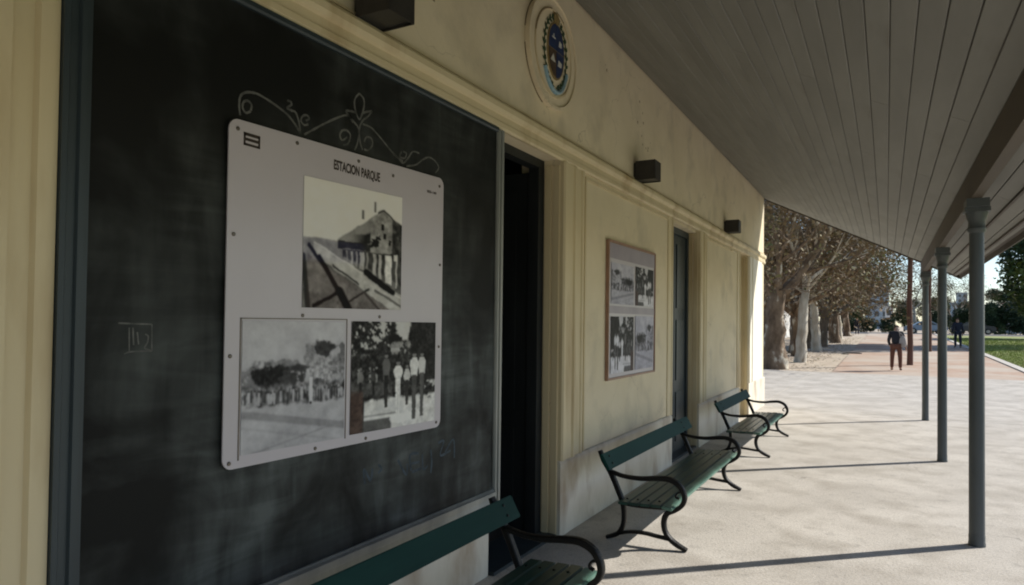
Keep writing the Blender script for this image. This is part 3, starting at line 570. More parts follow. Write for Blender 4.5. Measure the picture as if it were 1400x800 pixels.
# ------------------------------------------------------------------ medallion with coat of arms
MC = (4.735, 3.775)
MD = empty('medallion', (FX, MC[0], MC[1])); tag(MD, 'round cream plaster medallion with painted blue and green coat of arms', 'medallion')
def disc(name, m, ra, rb, x0, x1, n=48, cy=0, cz=0, parent=MD, a0=0, a1=360, rin=0):
    q = MB()
    full = (a1-a0) >= 360; ks = n if full else n+1
    ang = [R(a0+(a1-a0)*i/n) for i in range(ks)]
    if rin == 0:
        q.prism_x([(cy+ra*math.cos(t), cz+rb*math.sin(t)) for t in ang], x0, x1)
    else:
        vs = []
        for t in ang:
            for rr, xx in ((1, x0), (1, x1), (rin, x1), (rin, x0)): vs.append((xx, cy+ra*rr*math.cos(t), cz+rb*rr*math.sin(t)))
        fs = [(4*i+j, 4*((i+1) % ks)+j, 4*((i+1) % ks)+(j+1) % 4, 4*i+(j+1) % 4) for i in range(n) for j in range(4)]
        if not full: fs += [(0, 1, 2, 3), tuple(4*n+j for j in (3, 2, 1, 0))]
        q.add(vs, fs)
    return q.build(name, m, parent)
disc('disc', M['plaster'], .43, .43, .001, .030)
disc('rim', M['plaster'], .432, .432, .0305, .044, rin=.94)
disc('inner_ring', M['plaster_trim'], .33, .34, .0305, .038, rin=.955)
arc_brown = mat('brown arcs', (0.10, 0.07, 0.035), (0.24, 0.18, 0.10), 14, .9)  # brown arcs along parts of the rim and inner ring
for ra, xx, a0, a1 in ((.436, .001, 128, 172), (.436, .001, 188, 252), (.335, .0385, 100, 168), (.335, .0385, 62, 86)):
    disc('brown_arc', arc_brown, ra, ra, xx, xx+.002 if xx > .01 else .006, 24, a0=a0, a1=a1, rin=.975)
shield_blue = mat('deep blue enamel', (0.008, 0.02, 0.075), (0.014, 0.035, 0.11), 20, 0.35)
lightblue = mat('pale blue ribbon', (0.20, 0.34, 0.42), (0.30, 0.42, 0.48), 20, 0.5)
gold = mat('old gold paint', (0.20, 0.14, 0.05), (0.30, 0.22, 0.09), 20, 0.5)
wreath = mat('dark green wreath', (0.02, 0.045, 0.02), (0.05, 0.085, 0.035), 20, 0.6)
ivory = mat('ivory enamel', (0.50, 0.50, 0.45), (0.58, 0.57, 0.5), 10, .4)
brown = mat('dark brown enamel', (0.06, 0.04, 0.025), (0.09, 0.06, 0.04), 10, .4)
sh = disc('shield', gold, .125, .185, .0305, .040, 36, .02, .02, parent=MD); sh.scale = (1, 1.2, 1.2)
def quarter(m, a0, cy, cz):
    q = MB(); pts = [(.02+cy, .02+cz)]+[(.02+cy+.112*math.cos(R(a0+90*i/10)), .02+cz+.170*math.sin(R(a0+90*i/10))) for i in range(11)]
    q.prism_x(pts, .0402, .043); q.build('shield_quarter', m, sh)
quarter(shield_blue, 0, .002, .003); quarter(shield_blue, 90, -.002, .003); quarter(brown, 180, -.002, -.003); quarter(shield_blue, 270, .002, -.003)
def charge(*gs):
    q = MB()
    for g_ in gs: q.prism_x(g_, .0432, .045)
    q.build('shield_charge', ivory, sh)
charge([(-.05, .09), (.0, .09), (.0, .098), (-.021, .0985), (-.021, .12), (-.029, .12), (-.029, .0985), (-.05, .098)])
charge([(-.07, -.06), (.0, -.06), (-.03, -.01)]); charge([(.05, .06), (.09, .06), (.095, .09), (.06, .10)]); charge([(.04, -.07), (.09, -.07), (.10, -.04), (.05, -.03)])
lm = MB(); lm.add([(0, 0, 0), (.006, .022, .014), (.002, .055, 0), (.006, .022, -.014), (.012, .024, 0)], [(0, 1, 4), (1, 2, 4), (2, 3, 4), (3, 0, 4)]); lme = lm.mesh('leaf', wreath)
for sgn in (-1, 1):
    for i in range(12):
        a = R(-80+i*13.5); cy = .024+sgn*.20*math.cos(a); cz_ = .012+.27*math.sin(a)
        for k in (-1, 1):
            o = link('leaf', lme, MD, (.031, cy, cz_)); tang = a+R(90)+R(35)*k
            o.rotation_euler = (math.atan2(math.sin(tang), sgn*math.cos(tang)), 0, 0)
    q = MB(); q.tube([(.034, .024+sgn*.20*math.cos(R(t)), .012+.27*math.sin(R(t))) for t in range(-85, 75, 10)], .005, 6); q.build('branch', wreath, MD)
q = MB()
for a in range(-60, 61, 10):
    t = R(-90+a); q.tube([(.036, .02+.215*math.cos(t), .0+.295*math.sin(t)), (.036, .02+.215*math.cos(R(-90+a+10)), .295*math.sin(R(-90+a+10)))], .018, 6)
q.build('ribbon', lightblue, MD)
disc('sun', gold, .045, .045, .0305, .045, 20, .02, .27)
q = MB()
for i in range(9):
    t = R(10+i*20); q = MB(); q.prism_x([(.02+.047*math.cos(t-.1), .27+.047*math.sin(t-.1)), (.02+.07*math.cos(t), .27+.07*math.sin(t)), (.02+.047*math.cos(t+.1), .27+.047*math.sin(t+.1))], .031, .036); q.build('sun_ray', gold, MD)

# ------------------------------------------------------------------ wall lamps
def make_lamp():
    L_ = empty('wall_lamp', (0, 0, 0))
    q = MB(); q.box(0.003, .028, .02, .18, -.085, .085); q.build('mounting_plate', M['lampbox'], L_, bevel=.003)
    q = MB()
    for b in ((.03, .235, 0, .008, -.098, .098), (.03, .235, .192, .2, -.098, .098), (.03, .038, .0085, .1915, -.098, .098), (.227, .235, .0085, .1915, -.098, .098), (.0385, .2265, .0085, .1915, -.02, .02)): q.box(*b)
    q.build('housing', M['lampbox'], L_, bevel=.0015)
    for z in (-.088, .082):
        q = MB(); q.box(.039, .226, .009, .191, z, z+.005); q.build('glass', M['glass'], L_)
    return L_
lamp = make_lamp()
for i, (y, lab) in enumerate(((2.50, 'black box wall lamp above the blackboard'), (6.71, 'black box wall lamp above the framed poster'), (11.16, 'small black box wall lamp nearest the far corner of the wall'))):
    o = lamp if i == 0 else copy_tree(lamp); o.location = (FX+.001, y, 3.262); tag(o, lab, 'wall lamp', 'lamps along the station wall')

# ------------------------------------------------------------------ veranda roof
def cz(x): return 4.39-.5*(x-FX)
VR = empty('veranda_roof', (-.5, 4, 3.4)); tag(VR, 'sloping veranda roof with grey boarded ceiling over the platform', 'roof')
def vp(q, name, m, **k):
    o = q.build(name, m, VR, **k); o.location = (.5, -4, -3.4); return o
pitch_ = .128; sl_ = math.hypot(1, .5); dx = pitch_/sl_
Y0r, Y1r = -8.5, 15.28
q = MB(); wd = (pitch_-.0055)/2
q.prism_y([(-wd, .0), (-wd, .016), (wd, .016), (wd, .0), (wd-.004, -.003), (-wd+.004, -.003)][::-1], 0, Y1r-Y0r)
bme = q.mesh('ceiling_board', M['ceil']); ang = math.atan(.5)
n_b = int((.56-FX)/dx)
i = 0; x = FX+.012+dx/2
xs = []
while x < 1.18:
    if not (.545 < x < .70): xs.append(x)
    x += dx
for x in xs:
    z = cz(x)-.0012*(i % 3); i += 1
    cut = (5.2, 9.3, 12.4, 7.1)[i % 4]+.1*(i % 3)          # boards butt end to end
    for a, b_ in ((Y0r, cut-.0015), (cut+.0015, Y1r)):
        o = link('ceiling_board', bme, VR, (x+.5, a-4, z-3.4-(.001 if a > 0 else 0))); o.rotation_euler = (0, ang, 0); o.scale = (1, (b_-a)/(Y1r-Y0r), 1)
# roof covering above the boards
q = MB(); pr = [(FX-.25, cz(FX-.25)+.06), (1.225, cz(1.225)+.06), (1.225, cz(1.225)+.075), (FX-.25, cz(FX-.25)+.075)]
q.prism_y(pr, Y0r-.02, Y1r+.04)
x = FX-.2
while x < 1.17:
    q.prism_y([(x, cz(x)+.0755), (x+.035, cz(x+.035)+.0755), (x+.0175, cz(x+.0175)+.09)], Y0r-.02, Y1r+.04); x += .09
vp(q, 'roof_sheet', M['roof'])
q = MB(); q.prism_y([(FX-.2, cz(FX-.2)+.0195), (1.2, cz(1.2)+.0195), (1.2, cz(1.2)+.058), (FX-.2, cz(FX-.2)+.058)], Y0r, Y1r); vp(q, 'rafter_bed', M['beam'])
# gable edge trim
q = MB()
n_ = 1
xa, xb = FX+.003, 1.24
q.add([(xa, Y1r+.002, cz(xa)-.035), (xb, Y1r+.002, cz(xb)-.035), (xb, Y1r+.03, cz(xb)-.035), (xa, Y1r+.03, cz(xa)-.035), (xa, Y1r+.002, cz(xa)+.059), (xb, Y1r+.002, cz(xb)+.059), (xb, Y1r+.03, cz(xb)+.059), (xa, Y1r+.03, cz(xa)+.059)],
      [(0, 3, 2, 1), (4, 5, 6, 7), (0, 1, 5, 4), (1, 2, 6, 5), (2, 3, 7, 6), (3, 0, 4, 7)]); vp(q, 'bargeboard', M['beam'])
q = MB(); q.box(1.203, 1.218, Y0r, Y1r, cz(1.2)-.045, cz(1.2)+.045); vp(q, 'fascia', M['beam'])
q = MB(); q.box(.575, .645, Y0r, Y1r-.02, 2.70, cz(.645)+.012); vp(q, 'beam', M['beam'])
for x in (.93, 1.10):
    q = MB(); q.box(x-.011, x+.011, Y0r, Y1r-.02, cz(x)-.028, cz(x)-.004); vp(q, 'batten', M['beam'])

# ------------------------------------------------------------------ veranda posts
def make_post():
    p = empty('veranda_post')
    q = MB(); q.lathe([(.059, 0), (.059, .02), (.056, .03), (.056, .085)], 20); q.build('base', M['post'], p)
    q = MB(); q.lathe([(.054, .085), (.053, 1.2), (.050, 2.44)], 20); q.build('shaft', M['post'], p)
    q = MB(); q.lathe([(.050, 2.44), (.061, 2.455), (.064, 2.475), (.057, 2.485), (.057, 2.53), (.066, 2.55), (.076, 2.59), (.080, 2.60)], 20); q.box(-.085, .085, -.085, .085, 2.601, 2.635); q.box(-.075, .075, -.12, .12, 2.636, 2.699)
    q.build('capital', M['post'], p); return p
post = make_post()
for i, (y, lab) in enumerate(((6.447, 'thick grey veranda post nearest the viewer at the right'), (10.22, 'middle grey veranda post of the three in view'), (14.50, 'farthest grey veranda post near the end of the roof'), (2.6, 'grey veranda post standing beside the viewer outside the picture'), (-1.4, 'grey veranda post behind the viewer'))):
    o = post if i == 0 else copy_tree(post); o.location = (.62, y, 0); tag(o, lab, 'post', 'posts carrying the veranda roof')

# ------------------------------------------------------------------ benches
def iron_bar(q, pts, rads, y, wd=.045):
    pts = [Vector(p) for p in smooth(pts, 5)]
    n_ = len(pts); rr = np.interp(np.linspace(0, 1, n_), np.linspace(0, 1, len(rads)), rads)
    vs = []
    for i, p in enumerate(pts):
        d = (pts[min(i+1, n_-1)]-pts[max(i-1, 0)]).normalized(); nn = Vector((-d.y, d.x))*rr[i]; h = wd/2
        for a, b_ in ((-1, -.7), (-.7, -1), (.7, -1), (1, -.7), (1, .7), (.7, 1), (-.7, 1), (-1, .7)):
            vs.append((p.x+nn.x*a, y+h*b_, p.y+nn.y*a))
    fs = [(i*8+k, i*8+(k+1) % 8, (i+1)*8+(k+1) % 8, (i+1)*8+k) for i in range(n_-1) for k in range(8)]
    fs += [tuple(range(7, -1, -1)), tuple(range((n_-1)*8, n_*8))]; q.add(vs, fs, True)
def make_bench(L_, over0, over1):                       # local x = world x offset from -1.7, y from near frame
    b = empty('bench')
    X = 1.7
    for y in (0, L_):
        fr = None
        q = MB(); iron_bar(q, [(x+X, z) for x, z in ((-1.995, .685), (-1.96, .61), (-1.902, .52), (-1.84, .39), (-1.80, .293), (-1.79, .20), (-1.80, .12), (-1.84, .055), (-1.93, .014))], (.014, .019, .019, .019, .019, .017, .017, .018, .013), y)
        fr = q.build('rear_leg', M['iron'], b)
        q = MB(); iron_bar(q, [(x+X, z) for x, z in ((-1.905, .53), (-1.80, .505), (-1.66, .502), (-1.54, .518), (-1.44, .522), (-1.36, .485), (-1.32, .41), (-1.335, .345), (-1.385, .30), (-1.45, .265), (-1.475, .20), (-1.465, .13), (-1.43, .08), (-1.37, .04), (-1.30, .012))], (.014, .014, .016, .018, .019, .019, .018, .017, .017, .021, .019, .018, .018, .018, .012), y)
        q.build('armrest_leg', M['iron'], b)
        q = MB(); iron_bar(q, [(x+X, z) for x, z in ((-1.80, .30), (-1.70, .292), (-1.58, .296), (-1.45, .305), (-1.40, .30))], (.016, .014, .014, .016, .016), y); q.build('seat_bracket', M['iron'], b)
        q = MB(); iron_bar(q, [(x+X, z) for x, z in ((-1.84, .055), (-1.74, .082), (-1.63, .09), (-1.53, .082), (-1.43, .075))], (.013, .012, .012, .012, .013), y); q.build('stretcher', M['iron'], b)
        q = MB(); iron_bar(q, [(x+X, z) for x, z in ((-1.332, .44), (-1.37, .43), (-1.385, .40), (-1.36, .385))], (.008, .007, .007, .006), y, .03); q.build('scroll', M['iron'], b)
    def plank(name, cx, cz_, w_, t_, ang_, a, c, mm='green'):
        q = MB(); q.prism_y([(-w_/2, -t_/2), (w_/2, -t_/2), (w_/2, t_/2), (-w_/2, t_/2)], a, c); me = q.mesh(name, M[mm], bevel=.005)
        me.transform(Matrix.Translation((cx+X, 0, cz_)) @ Matrix.Rotation(-ang_, 4, 'Y')); return link(name, me, b)
    for k, cx in enumerate((-1.765, -1.680, -1.595, -1.510)): plank('seat_slat', cx, .322+.004*k-(.0 if k < 3 else 0), .078, .022, R(2), -over0, L_+over1, 'seat')
    plank('seat_slat', -1.425, .328, .080, .026, R(-6), -over0, L_+over1, 'worn_lit')
    plank('back_slat', -1.915, .615, .135, .026, R(-60)+R(180), -over0, L_+over1)
    q = MB(); bolt = MB(); bolt.lathe([(.009, 0), (.009, .004), (.004, .007)], 8); bm_ = bolt.mesh('bolt', M['iron'])
    for y in (0, L_):
        for x, z in ((-1.765, .3335), (-1.68, .3375), (-1.595, .3415), (-1.51, .3455)): link('bolt', bm_, b, (x+X, y, z))
        for d_ in (-.03, .03):
            o = link('bolt', bm_, b, (-1.915+X+.012+d_*.5, y, .615+.007-d_*.86)); o.rotation_euler = (0, R(60), 0)
    return b
for (y, ln, a, c, lab) in ((1.30, 2.12, .12, .13, 'green slatted bench with black iron arms under the blackboard, nearest the viewer'),
                           (5.12, 2.16, .11, .30, 'green bench with black cast iron arms under the framed poster'),
                           (9.27, 1.88, .24, .10, 'smallest looking green bench with iron arms near the far corner of the wall')):
    o = make_bench(ln, a, c); o.location = (-1.7, y, 0); tag(o, lab, 'bench', 'benches along the station wall')

# ------------------------------------------------------------------ trees
def leaf_cloud(q, cents, n_per, spread, size, rnd):
    for c in cents:
        for _ in range(n_per):
            p = Vector(c)+Vector((rnd.gauss(0, spread), rnd.gauss(0, spread), rnd.gauss(0, spread*.8)))
            a = Vector((rnd.uniform(-1, 1), rnd.uniform(-1, 1), rnd.uniform(-.7, .7))).normalized(); b_ = a.cross(Vector((rnd.uniform(-1, 1), rnd.uniform(-1, 1), rnd.uniform(-1, 1)))).normalized()
            s_ = size*rnd.uniform(.6, 1.3)
            q.v += [tuple(p+a*s_), tuple(p+b_*s_*.6), tuple(p-a*s_), tuple(p-b_*s_*.6)]; n0 = len(q.v); q.f.append((n0-4, n0-3, n0-2, n0-1)); q.sm.append(False)
def plane_tree(seed, height=12.0, rad=.5, lean=(.0, 0), leafn=5, fork=3.2, drop=None):
    rnd = random.Random(seed); tr = MB(); lb = MB(); tw = MB(); lf = MB(); ends = []
    pts = []; n_ = 9
    for i in range(n_):
        t = i/(n_-1); pts.append((lean[0]*t+rnd.uniform(-.06, .06), lean[1]*t+rnd.uniform(-.06, .06), t*fork))
    rr = [rad*(1.35 if i == 0 else 1.12 if i == 1 else 1.0-.25*i/n_)*rnd.uniform(.92, 1.1) for i in range(n_)]
    pts[0] = (pts[0][0], pts[0][1], -.25); tr.tube(pts, rr, 14)
    tv = [(x+rnd.uniform(-.04, .04), y+rnd.uniform(-.04, .04), z) for x, y, z in tr.v]; tr.v = tv
    def grow(p, d, ln, rd, lev):
        P_ = [Vector(p)]; D_ = Vector(d).normalized(); k = 5 if lev < 2 else 4
        for _ in range(k):
            D_ = (D_+Vector((rnd.gauss(0, .16), rnd.gauss(0, .16), rnd.gauss(.05, .12)))).normalized(); P_.append(P_[-1]+D_*ln/k)
        rs_ = [rd*(1-.55*i/k) for i in range(k+1)]
        (lb if lev < 2 else tw).tube([tuple(v) for v in P_], rs_, 7 if lev < 1 else 5 if lev < 2 else 3, cap=lev < 2)
        if lev >= 3: ends.append(P_[-1]); ends.append(P_[2]); 
        if lev >= 4: return
        nb = (5, 4, 4, 2)[lev]
        for j in range(nb):
            i = rnd.randint(2, k); base = P_[i]; dv = (P_[i]-P_[i-1]).normalized()
            side = dv.cross(Vector((rnd.gauss(0, 1), rnd.gauss(0, 1), rnd.gauss(0, 1)))).normalized()
            nd = (dv*rnd.uniform(.5, 1.0)+side*rnd.uniform(.5, 1.0)+Vector((0, 0, rnd.uniform(-.1, .25)))).normalized()
            grow(base, nd, ln*rnd.uniform(.52, .75), rs_[i]*rnd.uniform(.5, .7), lev+1)
    top = Vector(pts[-1]); nl = 6
    for j in range(nl):
        a = 2*math.pi*(j+rnd.uniform(-.3, .3))/nl; el = rnd.uniform(.5, 1.5)
        grow(top-Vector((0, 0, rnd.uniform(.1, .9))), (math.cos(a), math.sin(a), el), (height-fork)*rnd.uniform(.42, .56), rad*rnd.uniform(.32, .48), 0)
    cs = [e for e in ends if rnd.random() < .5]
    leaf_cloud(lf, cs, leafn, .22, .085, rnd)
    t = empty('plane_tree')
    tr.build('trunk', M['bark'], t); lb.build('limb', M['bark'], t); tag(tw.build('twig', M['twig'], t), kind='stuff'); tag(lf.build('leaf', M['dryleaf'], t), kind='stuff')
    return t
V = [plane_tree(11, 11.5, .44, (.1, .1), 6), plane_tree(23, 11, .22, (.45, .1), 3, fork=3.6), plane_tree(37, 12, .33, (-.15, .3), 4, fork=2.7)]
for ch in V[1].children:
    if ch.name.split('.')[0] in ('trunk', 'limb'): ch.data.materials[0] = M['sunlit_bark']
rowt = [(-3.95, 28.9, 0, 0, 1.0, 'thickest plane tree trunk directly beside the sunlit wall corner'),
        (-3.45, 33.2, 1, 40, .95, 'second plane tree in the row behind the thick first trunk'),
        (-3.95, 38.0, 2, 130, 1.0, 'third plane tree in the row left of the gravel path'),
        (-3.5, 43.6, 1, 210, 1.05, 'fourth plane tree in the row left of the gravel path'),
        (-3.8, 50.0, 2, 290, .95, 'fifth plane tree of the row, leaning its limbs over the path'),
        (-3.4, 57.0, 0, 75, .75, 'sixth plane tree of the row left of the path'),
        (-3.5, 66.0, 1, 160, 1.0, 'seventh plane tree of the row, thin looking in the distance'),
        (-3.4, 75.0, 2, 20, 1.0, 'last plane tree of the row near the far end of the path'),
        (-5.6, 31.5, 2, 190, .9, 'brown plane tree just behind the thick first trunk, farther from the path'),
        (-5.2, 36.0, 0, 330, .85, 'brown plane tree set back between the second and third trunks of the row'),
        (-4.4, 41.0, 0, 100, .8, 'brown plane tree between the third and fourth trunks of the row'),
        (-4.3, 47.0, 2, 15, .95, 'brown plane tree between the fourth and fifth trunks of the row'),
        (-3.9, 62.0, 2, 115, .8, 'small plane tree between the sixth and seventh trunks of the row'),
        (-10.5, 40.0, 1, 300, 1.1, 'plane tree standing behind the row, far to the left of the path'),
        (-9.0, 53.0, 0, 250, 1.0, 'plane tree behind the fifth and sixth trees of the row'),
        (-8.5, 68.0, 2, 330, 1.1, 'distant plane tree behind the end of the row')]
used = set()
for x, y, k, rz, sc, lab in rowt:
    o = V[k] if k not in used else copy_tree(V[k]); used.add(k)
    o.location = (x, y, gz(y)-.05); o.rotation_euler = (0, 0, R(rz)); o.scale = (sc, sc, sc*(1+.08*math.sin(y))); tag(o, lab, 'tree', 'plane trees left of the path')
# bare trees beyond the right-hand posts
for x, y, k, rz, sc, lab in ((3.2, 101, 1, 100, .95, 'bare tree across the road behind the parked cars'), (-6.0, 104, 0, 10, .85, 'bare tree across the road left of the blue tower'), (7.8, 104, 2, 45, .75, 'bare tree across the road seen between the two nearest posts')):
    o = copy_tree(V[k]); o.location = (x, y, gz(y)-.05); o.rotation_euler = (0, 0, R(rz)); o.scale = (sc, sc, sc); tag(o, lab, 'tree', 'bare trees across the road')

def leafy(seed, h, rad, trunk_h, n, name='leafy_tree', sz=.16, squash=1.0):
    rnd = random.Random(seed); t = empty(name); tr = MB(); lf = MB()
    top = Vector((rnd.uniform(-.3, .3), rnd.uniform(-.3, .3), trunk_h+(h-trunk_h)*.5))
    tr.tube([(0, 0, -.2), (.05, 0, trunk_h*.5), (0, .06, trunk_h), tuple(top)], [h*.03+.05, h*.024+.03, h*.02+.02, h*.008+.01], 9)
    cl = []
    for i in range(26):
        a = rnd.uniform(0, 6.283); e = rnd.uniform(-1, 1); q_ = rad*rnd.uniform(.35, .95)
        c = Vector((q_*math.cos(a)*math.sqrt(1-e*e*.6), q_*math.sin(a)*math.sqrt(1-e*e*.6), trunk_h+(h-trunk_h)*(.5+.45*e)))
        cl.append(c)
        if i < 12 and trunk_h > 0.6: tr.tube([(0, 0, trunk_h+rnd.uniform(-.1, .3)*h*.2), tuple(Vector((0, 0, trunk_h))*.4+c*.6), tuple(c)], [h*.010+.01, h*.007, h*.003], 5)
    tr.build('trunk', M['darkbark'], t)
    for c in cl:
        rr = rad*rnd.uniform(.22, .42)
        for _ in range(n//26):
            d = Vector((rnd.gauss(0, 1), rnd.gauss(0, 1), rnd.gauss(0, 1))).normalized()*rr*rnd.uniform(.55, 1.08)
            d.z *= squash; leaf_cloud(lf, [c+d], 1, .03, sz, rnd)
    tag(lf.build('leaf', M['evergreen'], t), kind='stuff')
    return t
big = leafy(3, 13, 4.8, 3.0, 34000, sz=.15)
big.location = (10.3, 60, gz(60)-.1); tag(big, 'tall dark leafy tree standing on the grass at the right edge', 'tree')
mid = leafy(5, 8, 3.6, 2.0, 15000, sz=.16)
mid.location = (13.6, 78, gz(78)-.1); tag(mid, 'dark leafy tree behind the tall one at the right edge, nearer the road', 'tree')
bush = leafy(8, 3.4, 2.1, .3, 9000, 'bush', sz=.11)
bl = ['dark bush across the road at the %s' % s_ for s_ in ('foot of the tall leafy tree', 'right edge of the picture', 'grass end behind the nearest post')]
spots = [(11.3, 99, 1.0), (14.2, 99.5, 1.15), (17.0, 99, 1.0), (8.3, 100, .85), (5.6, 101, .75), (20.5, 99, 1.2), (-6.5, 98.5, .55), (-4.2, 98.5, .5), (-2.2, 98.3, .5), (.2, 98.6, .5), (-9.5, 98.5, .7)]
bn = ['dark bush across the road, left of the tall leafy tree', 'dark bush across the road directly behind the tall leafy tree', 'dark bush across the road at the right edge', 'bush across the road behind the navy dressed person',
      'small bush across the road beside the cars', 'dark bush across the road farthest right', 'low green bush at the path end, behind the last trunks', 'low green bush at the path end beside the tiny person', 'low green bush at the path end in front of the blue tower',
      'low green bush at the path end behind the walking person', 'low green bush at the path end farthest left']
for i, (x, y, sc) in enumerate(spots):
    o = bush if i == 0 else copy_tree(bush); o.location = (x, y, gz(y)-.1); o.rotation_euler = (0, 0, i*1.3); o.scale = (sc*1.15, sc, sc); tag(o, bn[i], 'bush', 'bushes across the road')
dt = ['distant dark tree on the skyline %s' % s_ for s_ in ('left of the blue tower', 'right of the blue tower', 'behind the parked cars', 'below the pale towers', 'right of the pale towers', 'behind the right-hand bushes', 'farthest right', 'farthest left', 'just left of the blue tower behind a bare tree', 'between the trunks at the path end')]
for i, (x, y, sc) in enumerate(((-8, 128, .8), (2.6, 130, .62), (7.5, 135, .7), (12.5, 140, .62), (17.5, 138, .85), (24, 135, 1.1), (33, 140, 1.2), (-17, 130, 1.0), (-4.6, 120, .8), (-11.5, 118, .9))):
    o = copy_tree(mid); o.location = (x, y, .8); o.rotation_euler = (0, 0, i*1.1+.5); o.scale = (sc, sc, sc); tag(o, dt[i], 'tree', 'distant trees on the skyline')

# wooden poles by the path
def pole(x, y, h, rd, lab):
    p = empty('wooden_pole', (x, y, gz(y))); q = MB(); n_ = 9
    q.tube([(.02*math.sin(i*1.7), .02*math.cos(i*2.1), -.2 if i == 0 else h*i/(n_-1)) for i in range(n_)], [rd*(1.12 if i == 0 else 1-.25*i/n_) for i in range(n_)], 10); q.build('shaft', M['redwood'], p)
    q = MB(); q.box(-.55, .55, -.05, .05, h-.55, h-.43); q.build('crossarm', M['redwood'], p, bevel=.008)
    for s_ in (-.45, -.15, .15, .45):
        k = MB(); k.lathe([(.02, 0), (.035, .03), (.02, .06), (.03, .09), (.01, .11)], 8); k.build('insulator', M['housewhite'], p, (s_, 0, h-.43))
    tag(p, lab, 'pole', 'wooden poles along the path')
pole(.86, 33.2, 7.2, .115, 'reddish wooden pole on the path beside the walking person')
pole(2.15, 46.0, 7.5, .13, 'reddish wooden pole half hidden by the farthest veranda post')
# drain cover in the path
dc = empty('drain_cover', (-1.62, 41.5, gz(41.5))); tag(dc, 'dark flat drain cover set in the gravel path', 'drain cover')
q = MB(); q.box(-.46, .46, -.38, .38, -.01, .02); q.build('cover_plate', M['metal'], dc, bevel=.004)
for i in range(5):
    q = MB(); q.box(-.36, .36, -.30+i*.13, -.24+i*.13, .0205, .032); q.build('rib', M['metal'], dc)

# ------------------------------------------------------------------ far buildings
def tower(name, x, y, wx, wy, h, m, cols, rows, lab, z0=.8, cat='building', roofm=None):
    t = empty(name, (x, y, z0)); q = MB(); q.box(-wx/2, wx/2, 0, wy, 0, h); q.build('wall', m, t)
    q = MB(); q.box(-wx/2-.2, wx/2+.2, -.2, wy+.2, h+.002, h+.5); q.build('roof', roofm or m, t)
    for c in range(cols):
        for r_ in range(rows):
            a = -wx/2+wx*(c+.22)/cols; b_ = -wx/2+wx*(c+.78)/cols; z1 = h*(r_+.3)/rows; z2 = h*(r_+.8)/rows
            k = MB(); k.box(a-.08, b_+.08, -.08, .0, z1-.08, z2+.08); f_ = k.build('window', m, t)
            k = MB(); k.box(a, b_, -.1, -.081, z1, z2); k.build('pane', M['winglass'], f_)
    tag(t, lab, cat); return t
tower('apartment_building', -2.3, 210, 5.8, 10, 13.5, M['tower'], 3, 5, 'blue grey apartment block seen past the end of the tree row')
tower('apartment_building', .6, 196, 1.8, 6, 5.5, M['housewhite'], 1, 2, 'narrow white building in front of the blue grey block')
tower('high_rise', 28.2, 400, 3.4, 8, 12.5, M['tower'], 2, 5, 'left one of two distant high rises in the sky gap between posts')
tower('high_rise', 31.8, 390, 4.0, 8, 17, M['tower'], 2, 7, 'right and taller of two distant high rises in the sky gap between posts')
tower('white_house', -12.5, 62, 9, 8, 3.4, M['housewhite'], 4, 1, 'low white house behind the row of plane trees', z0=.4, cat='house', roofm=M['tile'])
tower('pale_house', 22, 118, 14, 9, 4.0, M['housewhite'], 4, 1, 'low pale house beyond the right-hand bushes', z0=.8, cat='house', roofm=M['tile'])

# ------------------------------------------------------------------ cars on the far road
def car(x, y, paint, lab, rz=0):
    t = empty('parked_car', (x, y, gz(y)-.03), rz)
    side = [(-2.05, .35), (-2.08, .62), (-1.95, .86), (-1.25, .95), (-.62, 1.38), (.55, 1.42), (1.25, 1.0), (1.98, .88), (2.1, .6), (2.05, .33)]
    q = MB(); q.prism_y(side, -.84, .84); q.build('body', paint, t, bevel=.06)
    for s_ in (-1, 1):
        k = MB(); ys = sorted((s_*.842, s_*.85)); k.prism_y([(-1.12, .97), (-.58, 1.31), (-.05, 1.34), (-.05, .98)], *ys); k.build('window', M['winglass'], t)
        k = MB(); k.prism_y([(.02, .98), (.02, 1.34), (.5, 1.33), (1.08, 1.0)], *ys); k.build('window', M['winglass'], t)
        for wx in (-1.3, 1.32):
            k = MB(); k.lathe([(.2, -.1), (.31, -.1), (.33, -.07), (.33, .07), (.31, .1), (.2, .1)], 20); me = k.mesh('tyre', M['rubber']); me.transform(Matrix.Rotation(R(90), 4, 'X')); w_ = link('wheel', me, t, (wx, s_*.78, .33))
            k = MB(); k.lathe([(.19, -.11), (.19, .11)], 16); me = k.mesh('rim', M['rim']); me.transform(Matrix.Rotation(R(90), 4, 'X')); link('rim', me, w_)
        k = MB(); k.box(-2.10, -2.04, s_*.65-.14, s_*.65+.14, .62, .74); k.build('headlight', M['lens'], t, bevel=.02)
        k = MB(); k.box(2.06, 2.11, s_*.68-.1, s_*.68+.1, .62, .78); k.build('tail_light', M['tile'], t, bevel=.02)
    tag(t, lab, 'car', 'cars on the far road')
car(3.9, 91.0, M['carblue'], 'pale blue car parked on the far road beyond the gravel path', R(4))
car(8.6, 92.5, M['cardark'], 'dark grey car on the far road seen between the posts', R(-3))

